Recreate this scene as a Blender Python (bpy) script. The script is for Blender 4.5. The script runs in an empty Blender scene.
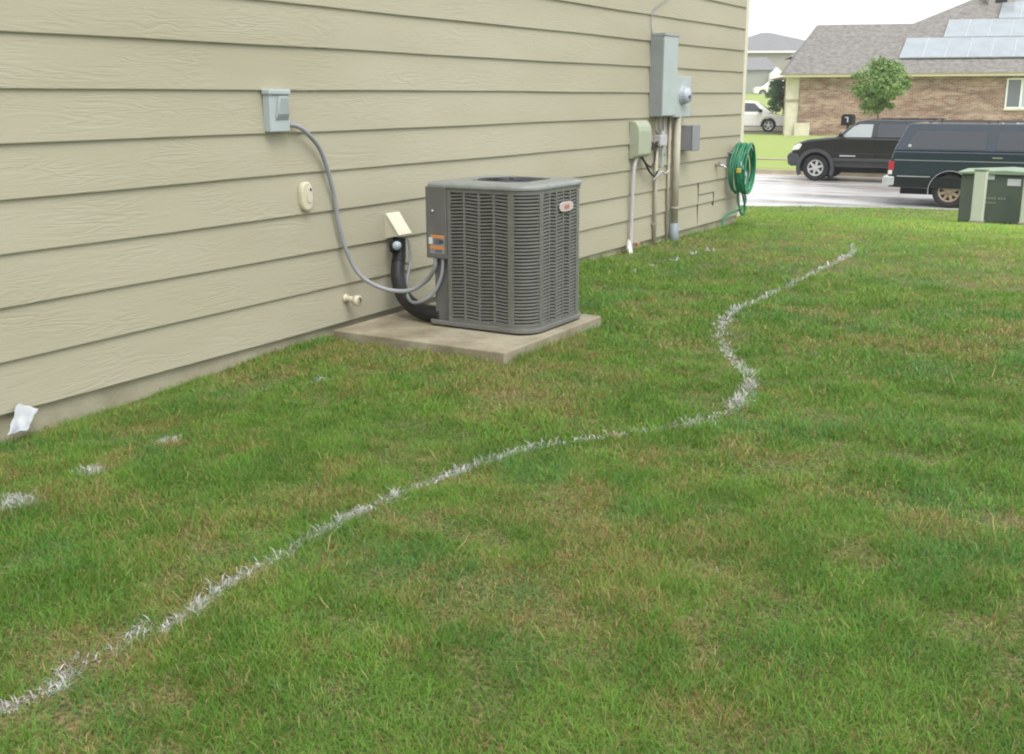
import bpy, math, random
import numpy as np
from mathutils import Vector, Matrix
R = math.radians
random.seed(7)
rng = np.random.default_rng(11)

# ------------------------------------------------------------------ camera, sky, sun, exposure
scn = bpy.context.scene
col = scn.collection
cam = bpy.data.cameras.new('camera')
cam.sensor_width = 36.0
cam.lens = 1070.9 / 1024 * 36
cam.clip_start = 0.05
cam.clip_end = 2000
camo = bpy.data.objects.new('camera', cam)
col.objects.link(camo)
scn.camera = camo
_pi, _ro, _ya = .254051, -.0041861, .541650
F = Vector((-math.sin(_ya) * math.cos(_pi), math.cos(_ya) * math.cos(_pi), -math.sin(_pi)))
R0 = Vector((math.cos(_ya), math.sin(_ya), 0))
U0 = R0.cross(F)
RR = math.cos(_ro) * R0 + math.sin(_ro) * U0
UU = -math.sin(_ro) * R0 + math.cos(_ro) * U0
m = Matrix.Identity(4)
for i in range(3):
    m[i][0] = RR[i]; m[i][1] = UU[i]; m[i][2] = -F[i]
m[2][3] = 1.30
camo.matrix_world = m

SUN_EL, SUN_AZ = R(58), R(120)      # azimuth measured from +Y clockwise
w = bpy.data.worlds.new('World'); scn.world = w; w.use_nodes = True
nt = w.node_tree
bg = nt.nodes['Background']
sky = nt.nodes.new('ShaderNodeTexSky'); sky.sky_type = 'NISHITA'; sky.sun_disc = False
sky.sun_elevation = SUN_EL; sky.sun_rotation = SUN_AZ
sky.dust_density = 4.0; sky.air_density = 1.0; sky.ozone_density = 1.0
hs = nt.nodes.new('ShaderNodeHueSaturation'); hs.inputs['Saturation'].default_value = 0.18
cl = nt.nodes.new('ShaderNodeMix'); cl.data_type = 'RGBA'; cl.inputs[0].default_value = .62     # bright even cloud cover over the clear sky
cl.inputs[7].default_value = (7.6, 7.8, 8.0, 1)
nt.links.new(sky.outputs[0], hs.inputs['Color']); nt.links.new(hs.outputs[0], cl.inputs[6]); nt.links.new(cl.outputs[2], bg.inputs[0])
bg.inputs[1].default_value = 0.15
sd = bpy.data.lights.new('sun', 'SUN'); sd.energy = 1.3; sd.angle = R(35); sd.color = (1, .96, .9)
so = bpy.data.objects.new('sun', sd); col.objects.link(so)
sdir = Vector((math.sin(SUN_AZ) * math.cos(SUN_EL), math.cos(SUN_AZ) * math.cos(SUN_EL), math.sin(SUN_EL)))
so.rotation_euler = sdir.to_track_quat('Z', 'Y').to_euler()
so.location = (5, -5, 12)
vs = scn.view_settings
vs.view_transform = 'Standard'; vs.look = 'None'; vs.gamma = 1.0; vs.use_curve_mapping = False
vs.exposure = 0.62
scn.render.engine = 'CYCLES'
scn.cycles.filter_width = 2.0

# ------------------------------------------------------------------ materials
def new_mat(name):
    mt = bpy.data.materials.new(name); mt.use_nodes = True
    return mt, mt.node_tree, mt.node_tree.nodes['Principled BSDF']

def mat(name, c, rough=.6, metal=0., var=.12, scale=8., bump=0., bscale=60., c2=None, spec=.5, coat=0., stretch=None, dist=.01):
    mt, t, b = new_mat(name)
    N, L = t.nodes, t.links
    tc = N.new('ShaderNodeTexCoord')
    src = tc.outputs['Object']
    if stretch:
        mp = N.new('ShaderNodeMapping'); mp.inputs['Scale'].default_value = stretch
        L.new(src, mp.inputs[0]); src = mp.outputs[0]
    nz = N.new('ShaderNodeTexNoise'); nz.inputs['Scale'].default_value = scale; nz.inputs['Detail'].default_value = 5
    L.new(src, nz.inputs['Vector'])
    mx = N.new('ShaderNodeMix'); mx.data_type = 'RGBA'
    rp = N.new('ShaderNodeMapRange'); rp.inputs[1].default_value = .3; rp.inputs[2].default_value = .7
    L.new(nz.outputs[0], rp.inputs[0]); L.new(rp.outputs[0], mx.inputs[0])
    cc = c2 if c2 else tuple(max(0, x * (1 - var)) for x in c)
    ca = c if c2 else tuple(min(1, x * (1 + var)) for x in c)
    mx.inputs[6].default_value = (*ca, 1); mx.inputs[7].default_value = (*cc, 1)
    L.new(mx.outputs[2], b.inputs['Base Color'])
    b.inputs['Roughness'].default_value = rough; b.inputs['Metallic'].default_value = metal
    b.inputs['Specular IOR Level'].default_value = spec
    b.inputs['Coat Weight'].default_value = coat
    if bump:
        n2 = N.new('ShaderNodeTexNoise'); n2.inputs['Scale'].default_value = bscale; n2.inputs['Detail'].default_value = 4
        L.new(src, n2.inputs['Vector'])
        bp = N.new('ShaderNodeBump'); bp.inputs['Strength'].default_value = bump; bp.inputs['Distance'].default_value = dist
        L.new(n2.outputs[0], bp.inputs['Height']); L.new(bp.outputs[0], b.inputs['Normal'])
    return mt

def siding_mat():
    mt, t, b = new_mat('painted_fibre_cement')
    N, L = t.nodes, t.links
    tc = N.new('ShaderNodeTexCoord')
    # large soft tone variation, slight dirt
    n1 = N.new('ShaderNodeTexNoise'); n1.inputs['Scale'].default_value = 1.1; n1.inputs['Detail'].default_value = 6
    mp1 = N.new('ShaderNodeMapping'); mp1.inputs['Scale'].default_value = (1, .5, 2.2)
    L.new(tc.outputs['Object'], mp1.inputs[0]); L.new(mp1.outputs[0], n1.inputs['Vector'])
    r1 = N.new('ShaderNodeMapRange'); r1.inputs[1].default_value = .3; r1.inputs[2].default_value = .7
    L.new(n1.outputs[0], r1.inputs[0])
    # embossed grain: distorted bands, long in Y
    mp2 = N.new('ShaderNodeMapping'); mp2.inputs['Scale'].default_value = (1, 1.7, 15)
    L.new(tc.outputs['Object'], mp2.inputs[0])
    n2 = N.new('ShaderNodeTexNoise'); n2.inputs['Scale'].default_value = 1.4; n2.inputs['Detail'].default_value = 2; n2.inputs['Distortion'].default_value = .5
    L.new(mp2.outputs[0], n2.inputs['Vector'])
    ml = N.new('ShaderNodeMath'); ml.operation = 'MULTIPLY'; ml.inputs[1].default_value = 42
    L.new(n2.outputs[0], ml.inputs[0])
    sn = N.new('ShaderNodeMath'); sn.operation = 'SINE'; L.new(ml.outputs[0], sn.inputs[0])
    n3 = N.new('ShaderNodeTexNoise'); n3.inputs['Scale'].default_value = 2.2; n3.inputs['Detail'].default_value = 2
    mp3 = N.new('ShaderNodeMapping'); mp3.inputs['Scale'].default_value = (1, 1, 3)
    L.new(tc.outputs['Object'], mp3.inputs[0]); L.new(mp3.outputs[0], n3.inputs['Vector'])
    r3 = N.new('ShaderNodeMapRange'); r3.inputs[1].default_value = .35; r3.inputs[2].default_value = .7
    L.new(n3.outputs[0], r3.inputs[0])
    mm = N.new('ShaderNodeMath'); mm.operation = 'MULTIPLY'; L.new(sn.outputs[0], mm.inputs[0]); L.new(r3.outputs[0], mm.inputs[1])
    bp = N.new('ShaderNodeBump'); bp.inputs['Strength'].default_value = .26; bp.inputs['Distance'].default_value = .0022
    L.new(mm.outputs[0], bp.inputs['Height']); L.new(bp.outputs[0], b.inputs['Normal'])
    mx = N.new('ShaderNodeMix'); mx.data_type = 'RGBA'
    mx.inputs[6].default_value = (.368, .346, .252, 1); mx.inputs[7].default_value = (.422, .400, .302, 1)
    L.new(r1.outputs[0], mx.inputs[0]); L.new(mx.outputs[2], b.inputs['Base Color'])
    b.inputs['Roughness'].default_value = .62; b.inputs['Specular IOR Level'].default_value = .35
    return mt

def brick_mat():
    mt, t, b = new_mat('mottled_brick')
    N, L = t.nodes, t.links
    tc = N.new('ShaderNodeTexCoord')
    mp = N.new('ShaderNodeMapping'); mp.inputs['Rotation'].default_value = (R(90), 0, 0)
    L.new(tc.outputs['Object'], mp.inputs[0])
    br = N.new('ShaderNodeTexBrick')
    br.inputs['Color1'].default_value = (.24, .12, .085, 1); br.inputs['Color2'].default_value = (.38, .30, .24, 1)
    br.inputs['Mortar'].default_value = (.42, .39, .35, 1)
    br.inputs['Scale'].default_value = 1; br.inputs['Mortar Size'].default_value = .008
    br.inputs['Brick Width'].default_value = .24; br.inputs['Row Height'].default_value = .08; br.inputs['Bias'].default_value = -.1
    L.new(mp.outputs[0], br.inputs['Vector'])
    n1 = N.new('ShaderNodeTexNoise'); n1.inputs['Scale'].default_value = 1.6; n1.inputs['Detail'].default_value = 6
    mp1 = N.new('ShaderNodeMapping'); mp1.inputs['Scale'].default_value = (.8, .8, 3)
    L.new(tc.outputs['Object'], mp1.inputs[0]); L.new(mp1.outputs[0], n1.inputs['Vector'])
    mx = N.new('ShaderNodeMix'); mx.data_type = 'RGBA'; mx.blend_type = 'MULTIPLY'; mx.inputs[0].default_value = .8
    cr = N.new('ShaderNodeValToRGB'); cr.color_ramp.elements[0].position = .35; cr.color_ramp.elements[1].position = .65
    cr.color_ramp.elements[0].color = (.60, .52, .46, 1); cr.color_ramp.elements[1].color = (1.25, 1.2, 1.1, 1)
    L.new(n1.outputs[0], cr.inputs[0]); L.new(br.outputs[0], mx.inputs[6]); L.new(cr.outputs[0], mx.inputs[7])
    L.new(mx.outputs[2], b.inputs['Base Color']); b.inputs['Roughness'].default_value = .85
    return mt

def grass_mat():
    mt, t, b = new_mat('grass_blades')
    N, L = t.nodes, t.links
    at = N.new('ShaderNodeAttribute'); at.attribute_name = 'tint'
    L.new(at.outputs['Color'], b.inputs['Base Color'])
    b.inputs['Roughness'].default_value = .55; b.inputs['Specular IOR Level'].default_value = .3
    tr = N.new('ShaderNodeBsdfTranslucent'); L.new(at.outputs['Color'], tr.inputs[0])
    ms = N.new('ShaderNodeMixShader'); ms.inputs[0].default_value = .3
    L.new(b.outputs[0], ms.inputs[1]); L.new(tr.outputs[0], ms.inputs[2])
    L.new(ms.outputs[0], N['Material Output'].inputs[0])
    return mt

def ground_mat():
    mt, t, b = new_mat('thatch_and_soil')
    N, L = t.nodes, t.links
    tc = N.new('ShaderNodeTexCoord')
    n1 = N.new('ShaderNodeTexNoise'); n1.inputs['Scale'].default_value = 1.3; n1.inputs['Detail'].default_value = 8
    n2 = N.new('ShaderNodeTexNoise'); n2.inputs['Scale'].default_value = 80; n2.inputs['Detail'].default_value = 5
    for n in (n1, n2): L.new(tc.outputs['Object'], n.inputs['Vector'])
    cr = N.new('ShaderNodeValToRGB'); e = cr.color_ramp.elements
    e[0].position = .35; e[0].color = (.075, .115, .03, 1); e[1].position = .65; e[1].color = (.17, .135, .065, 1)
    L.new(n1.outputs[0], cr.inputs[0])
    cr2 = N.new('ShaderNodeValToRGB'); e = cr2.color_ramp.elements
    e[0].position = .38; e[0].color = (.4, .38, .35, 1); e[1].position = .62; e[1].color = (1.5, 1.5, 1.35, 1)
    L.new(n2.outputs[0], cr2.inputs[0])
    # beyond the street the lawn is a paler yellow green
    sp = N.new('ShaderNodeSeparateXYZ'); L.new(tc.outputs['Object'], sp.inputs[0])
    mr = N.new('ShaderNodeMapRange'); mr.inputs[1].default_value = 28; mr.inputs[2].default_value = 32
    L.new(sp.outputs[1], mr.inputs[0])
    mz = N.new('ShaderNodeMix'); mz.data_type = 'RGBA'; L.new(mr.outputs[0], mz.inputs[0])
    L.new(cr.outputs[0], mz.inputs[6]); mz.inputs[7].default_value = (.30, .38, .11, 1)
    mx = N.new('ShaderNodeMix'); mx.data_type = 'RGBA'; mx.blend_type = 'MULTIPLY'; mx.inputs[0].default_value = 1
    L.new(mz.outputs[2], mx.inputs[6]); L.new(cr2.outputs[0], mx.inputs[7])
    L.new(mx.outputs[2], b.inputs['Base Color']); b.inputs['Roughness'].default_value = .95
    bp = N.new('ShaderNodeBump'); bp.inputs['Strength'].default_value = .6; bp.inputs['Distance'].default_value = .03
    L.new(n2.outputs[0], bp.inputs['Height']); L.new(bp.outputs[0], b.inputs['Normal'])
    return mt

def road_mat():
    mt, t, b = new_mat('wet_concrete_street')
    N, L = t.nodes, t.links
    tc = N.new('ShaderNodeTexCoord')
    mp = N.new('ShaderNodeMapping'); mp.inputs['Scale'].default_value = (.25, .8, 1)
    L.new(tc.outputs['Object'], mp.inputs[0])
    n1 = N.new('ShaderNodeTexNoise'); n1.inputs['Scale'].default_value = 1.2; n1.inputs['Detail'].default_value = 7
    L.new(mp.outputs[0], n1.inputs['Vector'])
    cr = N.new('ShaderNodeValToRGB'); e = cr.color_ramp.elements
    e[0].position = .35; e[0].color = (.34, .32, .31, 1); e[1].position = .6; e[1].color = (.52, .51, .50, 1)
    L.new(n1.outputs[0], cr.inputs[0]); L.new(cr.outputs[0], b.inputs['Base Color'])
    rr = N.new('ShaderNodeMapRange'); rr.inputs[1].default_value = .35; rr.inputs[2].default_value = .65
    rr.inputs[3].default_value = .14; rr.inputs[4].default_value = .38
    L.new(n1.outputs[0], rr.inputs[0]); L.new(rr.outputs[0], b.inputs['Roughness'])
    n2 = N.new('ShaderNodeTexNoise'); n2.inputs['Scale'].default_value = 40
    L.new(tc.outputs['Object'], n2.inputs['Vector'])
    bp = N.new('ShaderNodeBump'); bp.inputs['Strength'].default_value = .15; bp.inputs['Distance'].default_value = .01
    L.new(n2.outputs[0], bp.inputs['Height']); L.new(bp.outputs[0], b.inputs['Normal'])
    return mt

def slab_mat():
    mt, t, b = new_mat('weathered_concrete')
    N, L = t.nodes, t.links
    tc = N.new('ShaderNodeTexCoord')
    n1 = N.new('ShaderNodeTexNoise'); n1.inputs['Scale'].default_value = 3.5; n1.inputs['Detail'].default_value = 8; n1.inputs['Roughness'].default_value = .65
    n2 = N.new('ShaderNodeTexNoise'); n2.inputs['Scale'].default_value = 90; n2.inputs['Detail'].default_value = 3
    for n in (n1, n2): L.new(tc.outputs['Object'], n.inputs['Vector'])
    cr = N.new('ShaderNodeValToRGB'); e = cr.color_ramp.elements
    e[0].position = .36; e[0].color = (.235, .20, .13, 1); e[1].position = .62; e[1].color = (.42, .38, .28, 1)
    L.new(n1.outputs[0], cr.inputs[0])
    mx = N.new('ShaderNodeMix'); mx.data_type = 'RGBA'; mx.blend_type = 'MULTIPLY'; mx.inputs[0].default_value = .35
    L.new(cr.outputs[0], mx.inputs[6]); L.new(n2.outputs[1], mx.inputs[7])
    L.new(mx.outputs[2], b.inputs['Base Color']); b.inputs['Roughness'].default_value = .85
    bp = N.new('ShaderNodeBump'); bp.inputs['Strength'].default_value = .35; bp.inputs['Distance'].default_value = .004
    L.new(n2.outputs[0], bp.inputs['Height']); L.new(bp.outputs[0], b.inputs['Normal'])
    return mt

def glass_mat(name, c, rough=.08):
    mt, t, b = new_mat(name)
    b.inputs['Base Color'].default_value = (*c, 1); b.inputs['Roughness'].default_value = rough
    b.inputs['Specular IOR Level'].default_value = .6
    return mt

M = {}
M['siding'] = siding_mat(); M['brick'] = brick_mat(); M['blades'] = grass_mat(); M['ground'] = ground_mat()
M['road'] = road_mat(); M['slab'] = slab_mat()
M['trim'] = mat('cream_trim', (.66, .63, .50), .55, var=.05)
M['roof'] = mat('asphalt_shingles', (.25, .235, .215), .9, scale=5, c2=(.13, .12, .11), bump=.5, bscale=14, dist=.03)
M['roof_far'] = mat('grey_shingles', (.22, .22, .225), .9, scale=2.5, c2=(.19, .19, .195), bump=.3, bscale=10, dist=.02)
M['wall_far'] = mat('pale_stucco', (.33, .31, .28), .8, var=.06)
M['wall_far2'] = mat('greenish_stucco', (.33, .34, .30), .8, var=.06)
M['white'] = mat('white_paint', (.78, .78, .76), .4, var=.03)
M['white_car'] = mat('white_car_paint', (.80, .79, .76), .25, var=.02, coat=.6)
M['black_paint'] = mat('black_car_paint', (.006, .007, .009), .15, var=.1, coat=1.)
M['grey_clad'] = mat('grey_plastic_cladding', (.045, .047, .052), .55, var=.15)
M['teal_paint'] = mat('dark_teal_car_paint', (.016, .030, .046), .2, var=.1, coat=.8)
M['teal_dark'] = mat('darker_lower_paint', (.006, .010, .012), .35, var=.1, coat=.2)
M['tyre'] = mat('tyre_rubber', (.018, .018, .019), .8, bump=.3, bscale=80)
M['dark'] = mat('dark_void', (.008, .008, .009), .9)
M['alloy'] = mat('silver_alloy', (.62, .62, .62), .3, metal=.6, var=.08)
M['gold_alloy'] = mat('tan_alloy', (.42, .33, .23), .4, metal=.4, var=.15)
M['chrome'] = mat('chrome', (.75, .75, .76), .15, metal=1.)
M['glass_dark'] = glass_mat('tinted_glass', (.055, .060, .070), .10)  # base colour raised to carry grey sky reflection in the car windows
M['glass_light'] = glass_mat('clear_side_glass', (.38, .42, .42), .12)
M['glass_house'] = glass_mat('window_glass', (.15, .165, .18), .1)
M['glass_house_pale'] = glass_mat('window_glass_curtained', (.42, .47, .52), .15)
M['red'] = mat('red_lens', (.45, .03, .04), .3)
M['lamp'] = mat('clear_lens', (.75, .75, .70), .2)
M['solar'] = mat('solar_glass', (.27, .31, .335), .22, var=.10, scale=1.5, spec=.5, coat=.25)
M['alu'] = mat('aluminium_frame', (.6, .62, .63), .4, metal=.5)
M['stone'] = mat('cream_stone', (.70, .66, .52), .85, scale=3, c2=(.56, .52, .40), bump=.5, bscale=6, dist=.03)
M['bark'] = mat('bark', (.16, .12, .09), .9, bump=.5, bscale=30)
M['leaf'] = mat('oak_leaves', (.13, .24, .05), .6, scale=2.2, c2=(.24, .36, .10))
M['leaf2'] = mat('dark_shrub_leaves', (.15, .28, .10), .6, scale=2.2, c2=(.22, .36, .15))
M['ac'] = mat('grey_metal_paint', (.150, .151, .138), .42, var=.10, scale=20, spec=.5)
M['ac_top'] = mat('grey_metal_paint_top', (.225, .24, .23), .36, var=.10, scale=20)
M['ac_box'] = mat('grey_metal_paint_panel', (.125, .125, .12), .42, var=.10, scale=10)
M['coil'] = mat('condenser_coil', (.035, .033, .030), .7, bump=.4, bscale=200, stretch=(1, 1, .05))
M['orange'] = mat('orange_label', (.60, .24, .06), .5, var=.1)
M['label_white'] = mat('label_white', (.62, .64, .66), .5, var=.05)
M['label_pink'] = mat('badge_cream', (.50, .43, .41), .45, var=.05)
M['label_red'] = mat('badge_red', (.40, .19, .13), .45, var=.05)
M['ink'] = mat('label_ink', (.05, .06, .09), .6)
M['box_blue'] = mat('blue_grey_enamel', (.39, .445, .45), .42, var=.06, scale=6)
M['box_blue_dark'] = mat('grey_enamel', (.30, .33, .335), .45, var=.07, scale=6)
M['box_side'] = mat('darker_grey_enamel', (.25, .275, .275), .5, var=.08, scale=6)  # darker than the door enamel, for the panel enclosure
M['box_grey'] = mat('mid_grey_plastic', (.24, .24, .26), .5, var=.08)
M['box_sage'] = mat('sage_plastic', (.36, .39, .29), .5, var=.05)
M['pvc'] = mat('pvc_grey', (.47, .45, .47), .5, var=.08)
M['conduit'] = mat('painted_conduit', (.40, .375, .29), .55, var=.12)
M['conduit_blue'] = mat('conduit_boot', (.22, .26, .29), .5, var=.1)
M['flex'] = mat('flexible_conduit_grey', (.27, .28, .30), .45, var=.1)
M['insul'] = mat('black_foam_insulation', (.012, .012, .013), .55, var=.2, bump=.25, bscale=40)
M['beige'] = mat('beige_plastic', (.56, .52, .38), .45, var=.04)
M['beige_dim'] = mat('beige_painted_metal', (.56, .53, .42), .5, var=.05)
M['hose'] = mat('green_hose', (.020, .20, .10), .35, var=.2, scale=4)
M['hose_dark'] = mat('green_hose_dark', (.010, .11, .06), .4, var=.2)
M['yellow'] = mat('yellow_fitting', (.55, .42, .05), .5)
M['steel'] = mat('steel', (.5, .5, .5), .35, metal=.8)
M['bluegrey'] = mat('pale_blue_plastic', (.42, .50, .55), .5)
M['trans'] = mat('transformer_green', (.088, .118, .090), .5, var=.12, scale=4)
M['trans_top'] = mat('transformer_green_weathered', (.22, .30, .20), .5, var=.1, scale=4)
M['pedestal'] = mat('pale_green_plastic', (.53, .58, .46), .55, var=.05)
M['kerb'] = mat('stained_kerb_concrete', (.42, .36, .27), .85, scale=2, c2=(.30, .25, .17), bump=.3)
M['bag'] = mat('white_thin_plastic', (.50, .52, .50), .4, scale=14, c2=(.33, .36, .41), bump=.5, bscale=25)
M['bag_blue'] = mat('bluish_plastic', (.42, .46, .52), .4, var=.1)
M['caulk'] = mat('dark_joint', (.10, .095, .075), .9)

# ------------------------------------------------------------------ mesh helpers
WC = {}
class MB:
    def __init__(s): s.v = []; s.f = []
    def add(s, vs, fs):
        b = len(s.v); s.v += [tuple(p) for p in vs]; s.f += [tuple(b + i for i in f) for f in fs]; return s
    def box(s, x0, x1, y0, y1, z0, z1):
        return s.add([(x0, y0, z0), (x1, y0, z0), (x1, y1, z0), (x0, y1, z0), (x0, y0, z1), (x1, y0, z1), (x1, y1, z1), (x0, y1, z1)],
                     [(0, 3, 2, 1), (4, 5, 6, 7), (0, 1, 5, 4), (1, 2, 6, 5), (2, 3, 7, 6), (3, 0, 4, 7)])
    def tube(s, pts, r, n=10, caps=True, r2=None):
        pts = [Vector(p) for p in pts]; k = len(pts); vs = []; up = None
        for i, p in enumerate(pts):
            d = (pts[min(i + 1, k - 1)] - pts[max(i - 1, 0)]).normalized()
            if up is None: up = Vector((0, 0, 1)) if abs(d.z) < .9 else Vector((1, 0, 0))
            a = d.cross(up).normalized(); up = a.cross(d).normalized()
            rr = r if r2 is None else r + (r2 - r) * i / (k - 1)
            if callable(rr): rr = rr(i)
            for j in range(n):
                t = 2 * math.pi * j / n
                vs.append(p + (a * math.cos(t) + up * math.sin(t)) * rr)
        fs = [(i * n + j, i * n + (j + 1) % n, (i + 1) * n + (j + 1) % n, (i + 1) * n + j) for i in range(k - 1) for j in range(n)]
        if caps: fs += [tuple(range(n - 1, -1, -1)), tuple((k - 1) * n + j for j in range(n))]
        return s.add(vs, fs)
    def prism(s, poly, o, ax, ay, d, flip=False):
        """poly of 2D points placed at o + x*ax + y*ay, extruded by vector d"""
        o, ax, ay, d = map(Vector, (o, ax, ay, d)); n = len(poly)
        a = [o + ax * p[0] + ay * p[1] for p in poly]; b = [q + d for q in a]
        return s.add(a + b, [tuple(range(n))] + [tuple(range(2 * n - 1, n - 1, -1))] + [(i + n, (i + 1) % n + n, (i + 1) % n, i) for i in range(n)])
    def lathe(s, prof, o, axis, n=24):
        """prof: (radius, along axis)"""
        o, axis = Vector(o), Vector(axis).normalized()
        a = axis.orthogonal().normalized(); b = axis.cross(a); vs = []
        for r, h in prof:
            for j in range(n):
                t = 2 * math.pi * j / n; vs.append(o + axis * h + (a * math.cos(t) + b * math.sin(t)) * r)
        k = len(prof)
        fs = [(i * n + j, i * n + (j + 1) % n, (i + 1) * n + (j + 1) % n, (i + 1) * n + j) for i in range(k - 1) for j in range(n)]
        return s.add(vs, fs)
    def build(s, name, mt, parent=None, smooth=False, bevel=0., seg=2, loc=None):
        me = bpy.data.meshes.new(name)
        off = Vector((0, 0, 0))
        o = bpy.data.objects.new(name, me)
        if parent is not None:
            o.parent = parent
            if parent.name in WC: off = Vector(WC[parent.name]); WC[o.name] = off
        elif loc is not None:
            off = Vector(loc); o.location = off
        me.from_pydata([tuple(Vector(p) - off) for p in s.v], [], s.f)
        me.validate(); me.update()
        import bmesh
        bm = bmesh.new(); bm.from_mesh(me); bmesh.ops.recalc_face_normals(bm, faces=bm.faces); bm.to_mesh(me); bm.free()
        me.materials.append(mt)
        col.objects.link(o)
        if smooth:
            for p in me.polygons: p.use_smooth = True
        if bevel:
            bv = o.modifiers.new('bevel', 'BEVEL'); bv.width = bevel; bv.segments = seg; bv.limit_method = 'ANGLE'; bv.angle_limit = R(40)
        return o

def tag(o, label=None, cat=None, group=None, kind=None):
    if label: o['label'] = label
    if cat: o['category'] = cat
    if group: o['group'] = group
    if kind: o['kind'] = kind
    return o

def empty(name, loc, label, cat, rz=0, group=None, world=False):
    """world=True: the parts under it are written in world coordinates"""
    o = bpy.data.objects.new(name, None); o.empty_display_size = .1; o.location = loc; o.rotation_euler = (0, 0, rz)
    col.objects.link(o)
    if world: WC[o.name] = tuple(loc)
    return tag(o, label, cat, group)

def spline(pts, n=8):
    P = [Vector(p) for p in pts]; out = []
    for i in range(len(P) - 1):
        p0, p1, p2, p3 = P[max(i - 1, 0)], P[i], P[i + 1], P[min(i + 2, len(P) - 1)]
        for j in range(n):
            t = j / n
            out.append(.5 * ((2 * p1) + (p2 - p0) * t + (2 * p0 - 5 * p1 + 4 * p2 - p3) * t * t + (3 * p1 - p0 - 3 * p2 + p3) * t ** 3))
    out.append(P[-1]); return out

# ------------------------------------------------------------------ terrain
ZY = [-30, 9, 11.5, 13, 18.3, 21, 24.8, 28, 34.6, 36, 49, 56, 85, 110, 130, 400, 900]
ZZ = [0, 0, -.03, -.13, -.64, -.87, -1.04, -1.04, -.95, -.92, -.42, -.38, .6, 1.66, 1.9, 2.2, 2.2]
EX = [-60, -7.9, -7.3, -6.2, -5.2, -4.1, -3.0, 30]
EY = [22.2, 22.2, 22.5, 23.3, 24.0, 24.5, 24.75, 24.8]
ROADZ = -1.08
W = -3.95
def terr(y, x=None):
    z = np.interp(y, ZY, ZZ)
    if x is not None: z = z - .07 * np.exp(-np.maximum(x - W, 0) / .5) * np.clip((4.2 - y) / 1.5, 0, 1)
    return z
def edge(x): return np.interp(x, EX, EY)

def vnoise(x, y, s, seed=0):
    """smooth value noise, feature size s"""
    g = np.random.default_rng(seed).random((256, 256))
    u = x / s + 1000; v = y / s + 1000
    i = np.floor(u).astype(int); j = np.floor(v).astype(int); fu = u - i; fv = v - j
    fu = fu * fu * (3 - 2 * fu); fv = fv * fv * (3 - 2 * fv)
    i %= 256; j %= 256; i1 = (i + 1) % 256; j1 = (j + 1) % 256
    return (g[i, j] * (1 - fu) + g[i1, j] * fu) * (1 - fv) + (g[i, j1] * (1 - fu) + g[i1, j1] * fu) * fv
def fbm(x, y, s, seed=0, o=4):
    r = 0; a = .5; t = 0
    for k in range(o):
        r = r + a * vnoise(x, y, s / 2 ** k, seed + k * 17); t += a; a *= .55
    return r / t

def build_ground():
    xs = np.concatenate([[-600, -300, -150, -80], np.arange(-40, -8, 2), np.arange(-8, 2.01, .25), np.arange(3, 40, 3), [60, 150, 300, 600]])
    rows_near = np.concatenate([np.linspace(-12, 0, 8)[:-1], np.linspace(0, 1, 70)])  # param
    V = []; cols = []
    far = [34.58, 34.6, 36, 38, 41, 45, 49, 53, 58, 65, 75, 85, 97, 110, 130, 200, 400, 900]
    for x in xs:
        e = float(edge(x)); ys = []
        for t in rows_near: ys.append(t if t < 0 else t * e)
        c = [(x, y, float(terr(y, x)) + (float(fbm(np.array([x]), np.array([y]), .9, 3)[0]) - .5) * .03 * (1 if y > .5 else 0)) for y in ys]
        c.append((x, e + .02, -1.3)); c.append((x, 34.56, -1.3))
        for y in far: c.append((x, y, float(terr(y)) if y > 34.59 else -1.3))
        cols.append(c)
    n = len(cols[0]); m_ = MB()
    for c in cols: m_.v += c
    for i in range(len(cols) - 1):
        for j in range(n - 1):
            m_.f.append((i * n + j, (i + 1) * n + j, (i + 1) * n + j + 1, i * n + j + 1))
    g = m_.build('ground', M['ground'], smooth=True); tag(g, kind='structure')
    # street
    rd = MB(); xs = [-300, -60, -20, -12, -9, -7.9, -7.3, -6.2, -5.2, -4.1, -3, 0, 10, 30, 300]
    for x in xs: rd.v += [(x, float(edge(x)) + .12, ROADZ), (x, 34.5, ROADZ)]
    rd.f = [(2 * i, 2 * i + 2, 2 * i + 3, 2 * i + 1) for i in range(len(xs) - 1)]
    tag(rd.build('street', M['road']), kind='structure')
    kb = MB(); xs2 = [x for x in xs]
    def kerbrun(f0, side, top):
        P = []
        for x in xs2:
            y = f0(x); P.append([(x, y, -1.25), (x, y, top), (x, y + side * .13, top - .01), (x, y + side * .16, ROADZ + .01), (x, y + side * .5, ROADZ + .006), (x, y + side * .5, -1.25)])
        b = len(kb.v)
        for p in P: kb.v += p
        for i in range(len(P) - 1):
            for j in range(5): kb.f.append((b + i * 6 + j, b + i * 6 + j + 1, b + (i + 1) * 6 + j + 1, b + (i + 1) * 6 + j))
    kerbrun(lambda x: float(edge(x)), 1, -1.035)
    tag(kb.build('near_kerb', M['slab']), kind='structure')
    kb = MB(); kerbrun(lambda x: 34.62, -1, -.94)
    tag(kb.build('far_kerb', M['kerb']), kind='structure')
    sw = MB(); P = []
    for x in (-300, -40, 30, 300):
        sw.v += [(x, 38.1, float(terr(38.1)) + .02), (x, 38.5, float(terr(38.5)) + .02)]
    sw.f = [(2 * i, 2 * i + 2, 2 * i + 3, 2 * i + 1) for i in range(3)]
    tag(sw.build('worn_path', M['kerb']), kind='structure')
    dw = MB()
    for x in (-40, -15.6):
        for y in (52.2, 56, 62): dw.v.append((x, y, float(terr(y)) + .03))
    dw.f = [(0, 3, 4, 1), (1, 4, 5, 2)]
    tag(dw.build('driveway', M['slab']), kind='structure')
build_ground()

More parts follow.
